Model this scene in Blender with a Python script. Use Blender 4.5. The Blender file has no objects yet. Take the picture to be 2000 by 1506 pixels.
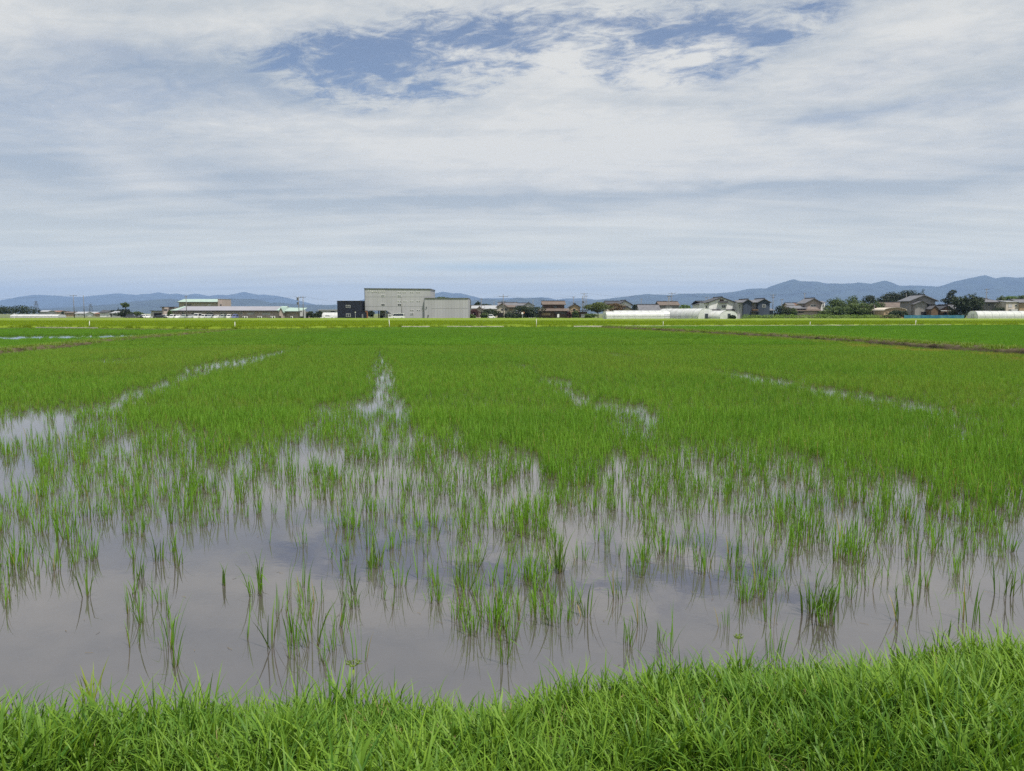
import bpy, math, random
import numpy as np
from mathutils import Vector

random.seed(7)
rng = np.random.default_rng(11)
scn = bpy.context.scene
R = math.radians

# ------------------------------------------------------------------ camera
F = 1500.0                       # focal length in photo pixels (2000 wide)
HC = 2.0                         # camera height above the paddy water
PITCH = math.atan(141.0 / F)
cd = bpy.data.cameras.new('camera')
cd.sensor_fit = 'HORIZONTAL'; cd.sensor_width = 36.0; cd.lens = 36.0 * F / 2000.0
cd.clip_start = 0.05; cd.clip_end = 90000.0
cam = bpy.data.objects.new('camera', cd)
scn.collection.objects.link(cam)
cam.location = (0, 0, HC); cam.rotation_euler = (math.pi / 2 - PITCH, 0, 0)
scn.camera = cam

SUN_EL, SUN_AZ = 66.0, 142.0      # degrees; azimuth from +Y (view direction) towards +X
SUN_STRENGTH = 4.0
EXPOSURE = 0.6
HAZE_COL = (0.385, 0.585, 1.0, 1.0)
HAZE_DEN = 7.3e-5
SKY = 0.725                       # brightness of the sky before exposure
CP, SP = math.cos(PITCH), math.sin(PITCH)


def ray(u, v):
    a = (u - 1000.0) / F; b = (753.0 - v) / F
    return a, CP + b * SP, -SP + b * CP


def XU(u, Y, v=612.0):
    a, y, z = ray(u, v); return a * Y / y


def ZV(v, Y):
    a, y, z = ray(1000, v); return HC + z * Y / y


def P(u, v, Y):
    a, y, z = ray(u, v); t = Y / y
    return Vector((a * t, Y, HC + z * t))


def G(u, v, z0=0.0):
    a, y, z = ray(u, v); t = (z0 - HC) / z
    return (a * t, y * t)


def proj(x, y, z=0.0):
    dy = y * CP - (z - HC) * SP
    dz = y * SP + (z - HC) * CP
    return 1000.0 + F * x / dy, 753.0 - F * dz / dy


# ------------------------------------------------------------------ node helpers
class NT:
    def __init__(self, tree):
        self.t = tree; self.n = tree.nodes; self.l = tree.links
        self.n.clear()

    def node(self, typ, **kw):
        nd = self.n.new(typ)
        for k, val in kw.items():
            setattr(nd, k, val)
        return nd

    def put(self, sock, val):
        if val is None:
            return
        if isinstance(val, bpy.types.NodeSocket):
            self.l.new(val, sock)
        else:
            if hasattr(sock, 'default_value'):
                try:
                    sock.default_value = val
                except Exception:
                    if isinstance(val, (int, float)):
                        sock.default_value = (val,) * len(sock.default_value)
                    else:
                        sock.default_value = tuple(val) + (1.0,)

    def m(self, op, a, b=None, c=None, clamp=False):
        nd = self.node('ShaderNodeMath', operation=op); nd.use_clamp = clamp
        self.put(nd.inputs[0], a); self.put(nd.inputs[1], b); self.put(nd.inputs[2], c)
        return nd.outputs[0]

    def mix(self, f, a, b, mode='MIX'):
        nd = self.node('ShaderNodeMix', data_type='RGBA', blend_type=mode)
        self.put(nd.inputs[0], f); self.put(nd.inputs[6], a); self.put(nd.inputs[7], b)
        return nd.outputs[2]

    def noise(self, vec, scale, detail=4, rough=.5, dist=0.0, dims='3D', out=0):
        nd = self.node('ShaderNodeTexNoise'); nd.noise_dimensions = dims
        self.put(nd.inputs['Vector'], vec); self.put(nd.inputs['Scale'], scale)
        self.put(nd.inputs['Detail'], detail); self.put(nd.inputs['Roughness'], rough)
        self.put(nd.inputs['Distortion'], dist)
        return nd.outputs[out]

    def remap(self, x, a, b, c=0.0, d=1.0, smooth=True):
        nd = self.node('ShaderNodeMapRange')
        if smooth:
            nd.interpolation_type = 'SMOOTHSTEP'
        self.put(nd.inputs[0], x); self.put(nd.inputs[1], a); self.put(nd.inputs[2], b)
        self.put(nd.inputs[3], c); self.put(nd.inputs[4], d)
        return nd.outputs[0]

    def comb(self, x, y, z=0.0):
        nd = self.node('ShaderNodeCombineXYZ')
        self.put(nd.inputs[0], x); self.put(nd.inputs[1], y); self.put(nd.inputs[2], z)
        return nd.outputs[0]


def c4(c):
    return tuple(c) + (1.0,) if len(c) == 3 else tuple(c)


# ------------------------------------------------------------------ world: veiled summer sky
world = bpy.data.worlds.new('World'); scn.world = world; world.use_nodes = True
w = NT(world.node_tree)
tc = w.node('ShaderNodeTexCoord')
sep = w.node('ShaderNodeSeparateXYZ'); w.l.new(tc.outputs['Generated'], sep.inputs[0])
dx, dy, dz = sep.outputs
zc = w.m('MAXIMUM', dz, 0.0)
den = w.m('ADD', zc, 0.085)
qx = w.m('DIVIDE', dx, den); qy = w.m('DIVIDE', dy, den)
q = w.comb(qx, qy, 0.0)
az = w.m('ARCTAN2', dx, dy); el = w.m('ARCSINE', zc)
warpn = w.noise(q, 1.1, 5, .6, 0.3, out=1)
wsep = w.node('ShaderNodeSeparateXYZ'); w.l.new(warpn, wsep.inputs[0])
# warp is stronger higher up, where the clouds are nearer
wamp = w.remap(el, 0.02, 0.35, 0.03, 0.17, smooth=False)
azw = w.m('ADD', az, w.m('MULTIPLY', w.m('SUBTRACT', wsep.outputs[0], 0.5), w.m('MULTIPLY', wamp, 1.6)))
elw = w.m('ADD', el, w.m('MULTIPLY', w.m('SUBTRACT', wsep.outputs[1], 0.5), w.m('MULTIPLY', wamp, 0.75)))


def azel(u, v):
    a, y, z = ray(u, v)
    return math.atan2(a, y), math.atan2(z, math.hypot(a, y))


def blob(u, v, ru, rv, tilt=0.0, warp=True):
    """soft patch of sky at a direction; radii in thousandths of a radian * 1/1.5"""
    a0, e0 = azel(u, v); sa, se = ru / F, rv / F
    A = w.m('SUBTRACT', azw if warp else az, a0); E = w.m('SUBTRACT', elw if warp else el, e0)
    if tilt:
        E = w.m('SUBTRACT', E, w.m('MULTIPLY', A, tilt))
    d = w.m('ADD', w.m('POWER', w.m('ABSOLUTE', w.m('DIVIDE', A, sa)), 2.0), w.m('POWER', w.m('ABSOLUTE', w.m('DIVIDE', E, se)), 2.0))
    return w.m('EXPONENT', w.m('MULTIPLY', d, -1.0))


def total(lst):
    acc = None
    for amp, s in lst:
        t = w.m('MULTIPLY', s, amp)
        acc = t if acc is None else w.m('ADD', acc, t)
    return acc


sky = w.node('ShaderNodeTexSky', sky_type='NISHITA')
sky.sun_disc = False; sky.sun_elevation = R(SUN_EL); sky.sun_rotation = R(SUN_AZ)
sky.air_density = 1.0; sky.dust_density = 0.6; sky.ozone_density = 2.0
sky_s = w.node('ShaderNodeVectorMath', operation='SCALE')
w.l.new(sky.outputs[0], sky_s.inputs[0]); sky_s.inputs['Scale'].default_value = 0.10
blue = w.mix(1.0, sky_s.outputs[0], (1.05, 0.96, 0.95, 1), 'MULTIPLY')

holes = total([(0.85, blob(640, 118, 150, 36, -.05)), (1.15, blob(820, 112, 180, 52, .12)), (1.1, blob(1010, 88, 130, 48, .1)),
               (1.35, blob(1265, 68, 135, 62)), (0.9, blob(1480, 50, 160, 38, .1))])
soft = total([(0.40, blob(1900, 188, 190, 20)),
               (0.50, blob(240, 92, 150, 22)), (0.62, blob(330, 165, 260, 44, .06)), (0.42, blob(60, 230, 160, 60)),
               (0.42, blob(1650, 215, 170, 18, .1)), (1.1, blob(980, 521, 190, 12, 0, False)), (0.3, blob(650, 535, 160, 22)), (0.35, blob(1720, 120, 200, 24, .15))])
puffs = total([(1.0, blob(1110, 118, 85, 30, -.2)), (1.25, blob(1365, 88, 75, 30, .3)), (0.8, blob(1290, 125, 50, 34, -.5)), (0.8, blob(1180, 45, 40, 40)), (0.8, blob(960, 150, 130, 26, -.1)), (.5, blob(1540, 40, 60, 18)), (.6, blob(700, 165, 150, 22, -.15))])
whites = total([(0.75, blob(1650, 275, 420, 58, .04)), (0.75, blob(1150, 270, 360, 85, .02)), (0.6, blob(600, 250, 330, 55, -.06)), (0.7, blob(60, 60, 190, 80, -.12)),
                (0.55, blob(280, 345, 90, 46, -.3)), (0.8, blob(1820, 60, 260, 62, .22)), (0.5, blob(900, 20, 300, 26)), (.4, blob(1000, 330, 300, 30)), (.35, blob(500, 40, 150, 22, .2)),
                (.3, blob(1250, 440, 500, 30)), (.25, blob(900, 490, 320, 18))])
darks = total([(0.85, blob(800, 396, 360, 11, 0)), (0.6, blob(60, 455, 260, 22, .12)), (0.6, blob(1330, 372, 330, 13)), (0.45, blob(1800, 352, 160, 18)), (0.3, blob(330, 395, 150, 24)), (.3, blob(620, 350, 200, 18, .1)),
               (0.4, blob(380, 130, 260, 60)), (0.35, blob(1700, 190, 240, 24, .1)), (0.3, blob(60, 330, 120, 40)), (.22, blob(1000, 575, 1600, 60))])
n_big = w.noise(q, 0.55, 6, .55, .6)
n_mid = w.noise(w.comb(w.m('MULTIPLY', qx, 1.0), w.m('MULTIPLY', qy, 1.25)), 2.3, 9, .66, .9)
n_fine = w.noise(w.comb(w.m('ADD', qx, w.m('MULTIPLY', qy, .4)), w.m('MULTIPLY', qy, 1.15)), 9.0, 8, .70, .6)
n_str = w.noise(w.comb(w.m('MULTIPLY', qx, 0.55), w.m('MULTIPLY', qy, 2.6)), 1.2, 6, .58, .4)
tex = w.m('ADD', w.m('MULTIPLY', w.m('SUBTRACT', n_mid, .5), 1.5), w.m('MULTIPLY', w.m('SUBTRACT', n_fine, .5), 1.6))
cov = w.m('ADD', w.m('SUBTRACT', w.m('ADD', 0.90, w.m('MULTIPLY', w.m('SUBTRACT', n_big, .5), 0.55)), w.m('MULTIPLY', w.m('ADD', holes, soft), 0.62)), w.m('MULTIPLY', puffs, 0.42))
edge = w.remap(holes, 0.06, .6, 0.10, 1.0)
cov = w.m('ADD', cov, w.m('MULTIPLY', tex, w.m('MULTIPLY', edge, 1.75)))
alpha = w.remap(cov, -0.12, 0.96, 0.06, 0.97)
bright = w.m('ADD', w.m('ADD', 0.35, w.m('MULTIPLY', w.m('SUBTRACT', n_big, .5), 0.9)), w.m('MULTIPLY', w.m('SUBTRACT', n_str, .5), 1.35))
bright = w.m('ADD', bright, w.m('MULTIPLY', w.m('SUBTRACT', n_mid, .5), 0.75))
bright = w.m('ADD', bright, w.m('MULTIPLY', w.m('SUBTRACT', n_fine, .5), w.remap(el, 0.12, .26, .08, .85)))
bright = w.m('ADD', bright, w.m('MULTIPLY', whites, .70))
bright = w.m('ADD', bright, w.m('MULTIPLY', puffs, .45))
bright = w.m('SUBTRACT', bright, w.m('MULTIPLY', darks, .80))
bright = w.m('MINIMUM', w.m('MAXIMUM', bright, 0.0), 1.0)
ccol = w.mix(bright, (0.425, 0.475, 0.520, 1), (0.735, 0.730, 0.695, 1))
skycol = w.mix(alpha, blue, ccol)
hz = w.remap(el, 0.0, 0.17, 0.78, 0.0)
band = w.m('ADD', 0.80, w.m('MULTIPLY', n_str, 0.42))
hzc = w.mix(1.0, w.comb(1.02, 0.99, 0.77), w.comb(band, band, band), 'MULTIPLY')
skycol = w.mix(hz, skycol, hzc)
skycol = w.mix(w.m('MULTIPLY', blob(990, 521, 200, 9, 0, False), .55), skycol, (0.42, 0.60, 0.72, 1))
bg = w.node('ShaderNodeBackground'); w.put(bg.inputs[0], skycol); bg.inputs[1].default_value = SKY
wo = w.node('ShaderNodeOutputWorld'); w.l.new(bg.outputs[0], wo.inputs[0])

# ------------------------------------------------------------------ sun, exposure, render options
sd = bpy.data.lights.new('sun', 'SUN'); sd.energy = SUN_STRENGTH; sd.angle = R(5.0); sd.color = (1.0, 0.95, 0.86)
sun = bpy.data.objects.new('sun', sd); scn.collection.objects.link(sun)
sdir = Vector((math.sin(R(SUN_AZ)) * math.cos(R(SUN_EL)), math.cos(R(SUN_AZ)) * math.cos(R(SUN_EL)), math.sin(R(SUN_EL))))
sun.rotation_euler = (-sdir).to_track_quat('-Z', 'Y').to_euler(); sun.location = (0, 0, 60)
scn.view_settings.view_transform = 'Standard'; scn.view_settings.look = 'None'
scn.view_settings.exposure = EXPOSURE; scn.view_settings.gamma = 1.0
scn.view_settings.use_curve_mapping = False
scn.render.filter_size = 1.0
cy = scn.cycles
cy.use_denoising = False; cy.max_bounces = 6; cy.diffuse_bounces = 3; cy.glossy_bounces = 3
cy.transmission_bounces = 4; cy.transparent_max_bounces = 8; cy.volume_bounces = 0
cy.use_adaptive_sampling = False
cy.caustics_reflective = False; cy.caustics_refractive = False
cy.sample_clamp_indirect = 4.0


# ------------------------------------------------------------------ materials
MATS = {}


def mat(name, col, rough=.7, var=.12, scale=3.0, col2=None, spec=.3, metal=0.0, streak=False, bump=0.0, trans=0.0):
    if name in MATS:
        return MATS[name]
    m = bpy.data.materials.new(name); m.use_nodes = True
    t = NT(m.node_tree)
    co = t.node('ShaderNodeTexCoord').outputs['Object']
    if streak:
        mp = t.node('ShaderNodeMapping'); t.l.new(co, mp.inputs[0]); mp.inputs['Scale'].default_value = (2.2, 2.2, .25)
        co = mp.outputs[0]
    nz = t.noise(co, scale, 5, .6)
    c2 = col2 if col2 else tuple(max(0, x * (1 - 2.2 * var)) for x in col)
    cc = t.mix(t.remap(nz, .38, .68), c4(col), c4(c2))
    b = t.node('ShaderNodeBsdfPrincipled')
    t.put(b.inputs['Base Color'], cc); b.inputs['Roughness'].default_value = rough
    b.inputs['Specular IOR Level'].default_value = spec; b.inputs['Metallic'].default_value = metal
    if bump:
        bp = t.node('ShaderNodeBump'); bp.inputs['Strength'].default_value = bump; bp.inputs['Distance'].default_value = .05
        t.l.new(t.noise(co, scale * 6, 5, .6), bp.inputs['Height']); t.l.new(bp.outputs[0], b.inputs['Normal'])
    sh = b.outputs[0]
    if trans:
        tr = t.node('ShaderNodeBsdfTranslucent'); t.put(tr.inputs[0], cc)
        mx = t.node('ShaderNodeMixShader'); mx.inputs[0].default_value = trans
        t.l.new(sh, mx.inputs[1]); t.l.new(tr.outputs[0], mx.inputs[2]); sh = mx.outputs[0]
    o = t.node('ShaderNodeOutputMaterial'); t.l.new(sh, o.inputs[0])
    MATS[name] = m
    return m


def leaf_mat(name, ca, cb, cdry=None, dry=0.0, rough=.5, trans=.35, spec=.35, base=None, instancer=True):
    """foliage: colour runs between two leaf greens by a random number kept on each blade, plus a tint kept per plant"""
    m = bpy.data.materials.new(name); m.use_nodes = True
    t = NT(m.node_tree)
    a = t.node('ShaderNodeAttribute'); a.attribute_name = 'rnd'
    f = a.outputs['Fac']
    if instancer:
        i = t.node('ShaderNodeAttribute'); i.attribute_name = 'tint'; i.attribute_type = 'INSTANCER'
        f = t.m('ADD', t.m('MULTIPLY', f, .5), t.m('MULTIPLY', i.outputs['Fac'], .5))
    cc = t.mix(f, c4(ca), c4(cb))
    if cdry:
        cc = t.mix(t.remap(a.outputs['Fac'], 1 - dry - .004, 1 - dry, 0, 1), cc, c4(cdry))
    if base:
        h = t.node('ShaderNodeAttribute'); h.attribute_name = 'along'
        cc = t.mix(t.remap(h.outputs['Fac'], .04, .30, .9, 0), cc, c4(base))
    if instancer:
        y = t.node('ShaderNodeAttribute'); y.attribute_name = 'yellow'; y.attribute_type = 'INSTANCER'
        cc = t.mix(y.outputs['Fac'], cc, c4((.36, .31, .075)))
    b = t.node('ShaderNodeBsdfPrincipled'); t.put(b.inputs['Base Color'], cc)
    b.inputs['Roughness'].default_value = rough; b.inputs['Specular IOR Level'].default_value = spec
    tr = t.node('ShaderNodeBsdfTranslucent')
    t.put(tr.inputs[0], t.mix(1.0, cc, (1.15, 1.1, .55, 1), 'MULTIPLY'))
    mx = t.node('ShaderNodeMixShader'); mx.inputs[0].default_value = trans
    t.l.new(b.outputs[0], mx.inputs[1]); t.l.new(tr.outputs[0], mx.inputs[2])
    o = t.node('ShaderNodeOutputMaterial'); t.l.new(mx.outputs[0], o.inputs[0])
    return m


# ------------------------------------------------------------------ object helpers
COL = scn.collection


def link(o, parent=None):
    COL.objects.link(o)
    if parent is not None:
        o.parent = parent
    return o


def tag(o, label=None, cat=None, group=None, kind=None):
    if label: o['label'] = label
    if cat: o['category'] = cat
    if group: o['group'] = group
    if kind: o['kind'] = kind
    return o


def thing(name, label, cat, loc, rz=0.0, group=None):
    o = bpy.data.objects.new(name, None); o.empty_display_size = .3
    link(o); o.location = loc; o.rotation_euler = (0, 0, rz)
    return tag(o, label, cat, group)


def mesh_obj(name, verts, faces, m, parent=None, smooth=False, loc=None):
    me = bpy.data.meshes.new(name)
    me.from_pydata([tuple(map(float, v)) for v in verts], [], [tuple(map(int, f)) for f in faces]); me.update()
    if m: me.materials.append(m)
    if smooth:
        me.polygons.foreach_set('use_smooth', [True] * len(me.polygons))
    o = bpy.data.objects.new(name, me)
    if loc is not None: o.location = loc
    return link(o, parent)


class MB:
    def __init__(s):
        s.v = []; s.f = []

    def add(s, vs, fs):
        k = len(s.v); s.v += [tuple(v) for v in vs]; s.f += [tuple(i + k for i in f) for f in fs]
        return s

    def box(s, x0, x1, y0, y1, z0, z1):
        vs = [(x0, y0, z0), (x1, y0, z0), (x1, y1, z0), (x0, y1, z0), (x0, y0, z1), (x1, y0, z1), (x1, y1, z1), (x0, y1, z1)]
        return s.add(vs, [(0, 3, 2, 1), (4, 5, 6, 7), (0, 1, 5, 4), (1, 2, 6, 5), (2, 3, 7, 6), (3, 0, 4, 7)])

    def prism(s, poly, a0, a1, axis='y'):
        """poly: list of (p, z); extruded along axis"""
        n = len(poly)
        if axis == 'y':
            vs = [(p, a0, z) for p, z in poly] + [(p, a1, z) for p, z in poly]
        else:
            vs = [(a0, p, z) for p, z in poly] + [(a1, p, z) for p, z in poly]
        fs = [tuple(range(n))[::-1], tuple(range(n, 2 * n))] + [(i, (i + 1) % n, n + (i + 1) % n, n + i) for i in range(n)]
        return s.add(vs, fs)

    def tube(s, p0, p1, r0, r1=None, n=8):
        r1 = r0 if r1 is None else r1
        p0, p1 = Vector(p0), Vector(p1); d = (p1 - p0).normalized()
        a = d.orthogonal().normalized(); b = d.cross(a)
        vs = []
        for p, r in ((p0, r0), (p1, r1)):
            for i in range(n):
                t = 2 * math.pi * i / n
                vs.append(p + (a * math.cos(t) + b * math.sin(t)) * r)
        fs = [(i, (i + 1) % n, n + (i + 1) % n, n + i) for i in range(n)] + [tuple(range(n))[::-1], tuple(range(n, 2 * n))]
        return s.add(vs, fs)

    def build(s, name, m, parent=None, smooth=False):
        return mesh_obj(name, s.v, s.f, m, parent, smooth)


def roof_profile(p0, p1, ze, zr, ov, th):
    """inverted V with thickness, eaves dropped along the slope by the overhang"""
    pm = (p0 + p1) / 2; sl = (zr - ze) / max(.01, (p1 - pm)); zo = ze - sl * ov
    return [(p0 - ov, zo), (pm, zr), (p1 + ov, zo), (p1 + ov, zo + th), (pm, zr + th * 1.1), (p0 - ov, zo + th)]


# ------------------------------------------------------------------ ground, water, banks
M_earth = mat('plain_earth', (.10, .14, .04), .95, .2, .02, (.16, .13, .08))
M_mud = mat('levee_mud', (.060, .046, .024), .9, .25, 1.6, (.100, .085, .045), bump=.6)
M_dirt = mat('dirt_yard', (.12, .135, .06), .95, .15, .15, (.085, .11, .035))
g = 21000.0
xs = np.array([-g, -3000, -700, -200, -60, 60, 200, 700, 3000, g]); ys = np.array([-2900, -300, -20, 60, 250, 700, 3000, 9000, 19900.0])
vs = [(x, y, -0.35) for y in ys for x in xs]; nx = len(xs)
fs = [(j * nx + i, j * nx + i + 1, (j + 1) * nx + i + 1, (j + 1) * nx + i) for j in range(len(ys) - 1) for i in range(nx - 1)]
o = mesh_obj('ground', vs, fs, M_earth); tag(o, kind='structure')

# turbid paddy water: silt in suspension gives the body colour, a smooth top reflects the sky
M_water = bpy.data.materials.new('paddy_water'); M_water.use_nodes = True
t = NT(M_water.node_tree)
co = t.node('ShaderNodeTexCoord').outputs['Object']
nz = t.noise(co, .35, 8, .7, .8)
cc = t.mix(t.remap(nz, .35, .7), (.062, .054, .053, 1), (.080, .071, .069, 1))
b = t.node('ShaderNodeBsdfPrincipled'); t.put(b.inputs['Base Color'], cc)
b.inputs['Roughness'].default_value = .025; b.inputs['IOR'].default_value = 2.8
bp = t.node('ShaderNodeBump'); bp.inputs['Strength'].default_value = .08; bp.inputs['Distance'].default_value = .004
t.l.new(t.noise(co, 9.0, 3, .5), bp.inputs['Height']); t.l.new(bp.outputs[0], b.inputs['Normal'])
o_ = t.node('ShaderNodeOutputMaterial'); t.l.new(b.outputs[0], o_.inputs[0])

E = Vector((-265.0 / F, 1.0)).normalized()           # direction of the rice rows
N = Vector((E.y, -E.x))                              # across the rows, to the right
LL = [G(-260, 722), G(0, 692), G(225, 668), G(452, 647.0)]        # left levee centre line
RL = [G(2300, 716), G(2000, 695), G(1600, 666), G(1180, 641.5)]   # right levee centre line
FARL = [(-160.0, 84.0), (-60, 97.0), LL[3], (-14.0, 102.0), RL[3], (60.0, 113.0), (160.0, 124.0)]
FARL = sorted(FARL)


def lerp_line(line, p, by):
    a = np.array([c[by] for c in line]); bb = np.array([c[1 - by] for c in line])
    i = np.argsort(a); return np.interp(p, a[i], bb[i])


def sheet(name, pts, z, m):
    return mesh_obj(name, [(x, y, z) for x, y in pts], [tuple(range(len(pts)))], m)


BANK = [(-14, 2.7), (-6, 3.05), (-2.4, 3.30), (-1.9, 3.30), (-1.4, 3.46), (-1.0, 3.50), (-0.5, 3.50), (0.0, 3.58), (0.5, 3.72), (0.8, 3.88), (1.35, 3.92), (1.9, 3.93), (2.4, 4.10), (2.9, 4.08), (7, 4.5), (14, 5.0)]
far_seg = lambda x0, x1: [(x, float(lerp_line(FARL, x, 0))) for x in np.linspace(x0, x1, 6)]
o = sheet('paddy_water', [(-60, -6), (80, -6), (140, float(lerp_line(FARL, 140, 0))), (60, 113.0), RL[3], (-14, 102.0), LL[3], (-60, 97), (-140, float(lerp_line(FARL, -140, 0)))], 0.0, M_water)
tag(o, kind='structure')


def bank_strip(name, line, width, h, m, seg=.5, rough=.06, seed=0, z0=-.3):
    """raised earth levee along a polyline: rough sides, uneven crest"""
    r = np.random.default_rng(seed)
    pts = [Vector((p[0], p[1])) for p in line]
    out = []
    for a, bb in zip(pts[:-1], pts[1:]):
        n = max(2, int((bb - a).length / seg))
        out += [a.lerp(bb, i / n) for i in range(n)]
    out.append(pts[-1])
    prof = [(-.5, z0), (-.46, .02), (-.40, .55), (-.30, .95), (-.1, 1.0), (.12, 1.0), (.30, .93), (.40, .5), (.47, .02), (.5, z0)]
    vs, fs = [], []; k = len(prof)
    for i, p in enumerate(out):
        d = (out[min(i + 1, len(out) - 1)] - out[max(i - 1, 0)]).normalized(); nn = Vector((d.y, -d.x))
        hh = h * (1 + r.normal(0, .12))
        for j, (s, zz) in enumerate(prof):
            off = s * width + (r.normal(0, rough) if 0 < j < k - 1 else 0)
            vs.append((p.x + nn.x * off, p.y + nn.y * off, zz * hh + (r.normal(0, rough * .3) if zz > .1 else 0)))
    for i in range(len(out) - 1):
        for j in range(k - 1):
            fs.append((i * k + j, i * k + j + 1, (i + 1) * k + j + 1, (i + 1) * k + j))
    o = mesh_obj(name, vs, fs, m, smooth=True); tag(o, kind='structure')
    return out


lev_l = bank_strip('levee', LL, 1.2, .23, M_mud, seed=1)
lev_r = bank_strip('levee', RL, 1.2, .32, M_mud, seed=2)
lev_f = bank_strip('levee', FARL, 1.6, .15, M_mud, seed=3, seg=.8)

# foreground bank
bx_ = np.arange(-9, 9.01, .09); by_ = np.arange(-3.0, 1.0001, .08)     # by_: offset from the water edge (negative = bank)
vs, fs = [], []
M_bank = mat('bank_soil', (.075, .058, .040), .95, .25, 5.0, (.13, .10, .065), bump=.5)
edge_y = lambda x: np.interp(x, [p[0] for p in BANK], [p[1] + .02 for p in BANK])


def bank_z(x, d):
    """height of the bank, d metres from the waterline (negative on land)"""
    z = np.where(d < -.55, .22, np.where(d < .05, .22 * np.clip((.05 - d) / .6, 0, 1) ** .8, -.5 * d))
    return z + .025 * np.sin(x * 3.1 + d * 2) * np.clip(-d, 0, 1) + .02 * np.sin(x * 7.7 - d * 5.0) * np.clip(-d, 0, 1)


for yy in by_:
    for xx in bx_:
        vs.append((xx, float(edge_y(xx)) + yy + 0, float(bank_z(xx, yy)) + random.uniform(-.012, .012)))
nx = len(bx_)
fs = [(j * nx + i, j * nx + i + 1, (j + 1) * nx + i + 1, (j + 1) * nx + i) for j in range(len(by_) - 1) for i in range(nx - 1)]
o = mesh_obj('bank', vs, fs, M_bank, smooth=True); tag(o, kind='structure')


# ------------------------------------------------------------------ blades, clumps, scattering
def blades(n, rad, lmin, lmax, wid, lean, curl, seg=4, seed=0, spread_pow=.5, bend=0.0, lie=0.0):
    """n tapered curved blades; returns verts, faces, rnd and along per vertex"""
    r = np.random.default_rng(seed)
    V, Fc, A, T = [], [], [], []
    for i in range(n):
        rr = rad * r.random() ** spread_pow; th = r.random() * 6.283
        p = np.array([rr * math.cos(th), rr * math.sin(th), -.02])
        az_ = th + r.normal(0, .9) if rad > .02 else r.random() * 6.283
        L = r.uniform(lmin, lmax); a = abs(r.normal(0, lean)); c = r.uniform(.2, 1) * curl
        if lie and r.random() < lie: a += r.uniform(.6, 1.1)
        kink = seg // 2 if (bend and r.random() < bend) else -1
        w0 = wid * r.uniform(.7, 1.25)
        face = az_ + math.pi / 2 + r.normal(0, .5)
        sx, sy = math.cos(face), math.sin(face)
        rn = r.random(); k = len(V)
        for s in range(seg + 1):
            f = s / seg
            ww = w0 * (1 - f ** 2.2) * (.65 + .7 * min(f * 3, 1)) if s < seg else 0
            if s < seg:
                V.append(p + np.array([sx, sy, 0]) * ww / 2); V.append(p - np.array([sx, sy, 0]) * ww / 2)
                A += [rn, rn]; T += [f, f]
            else:
                V.append(p.copy()); A.append(rn); T.append(1.0)
            aa = a + c * f * f * 1.6
            if s == kink: a += r.uniform(.7, 1.7)
            st = L / seg
            p = p + np.array([math.cos(az_) * math.sin(aa), math.sin(az_) * math.sin(aa), math.cos(aa)]) * st
        for s in range(seg - 1):
            Fc.append((k + 2 * s, k + 2 * s + 1, k + 2 * s + 3, k + 2 * s + 2))
        Fc.append((k + 2 * seg - 2, k + 2 * seg - 1, k + 2 * seg))
    return np.array(V), Fc, np.array(A), np.array(T)


def blade_mesh(name, data, m):
    V, Fc, A, T = data
    me = bpy.data.meshes.new(name); me.from_pydata(V.tolist(), [], Fc); me.update()
    for nm, arr in (('rnd', A), ('along', T)):
        at = me.attributes.new(nm, 'FLOAT', 'POINT'); at.data.foreach_set('value', arr.astype(np.float32))
    me.polygons.foreach_set('use_smooth', [True] * len(me.polygons))
    me.materials.append(m)
    return me


def source(name, meshes):
    c = bpy.data.collections.new(name)
    for i, me in enumerate(meshes):
        c.objects.link(bpy.data.objects.new('%s_%02d' % (name, i), me))
    return c


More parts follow.
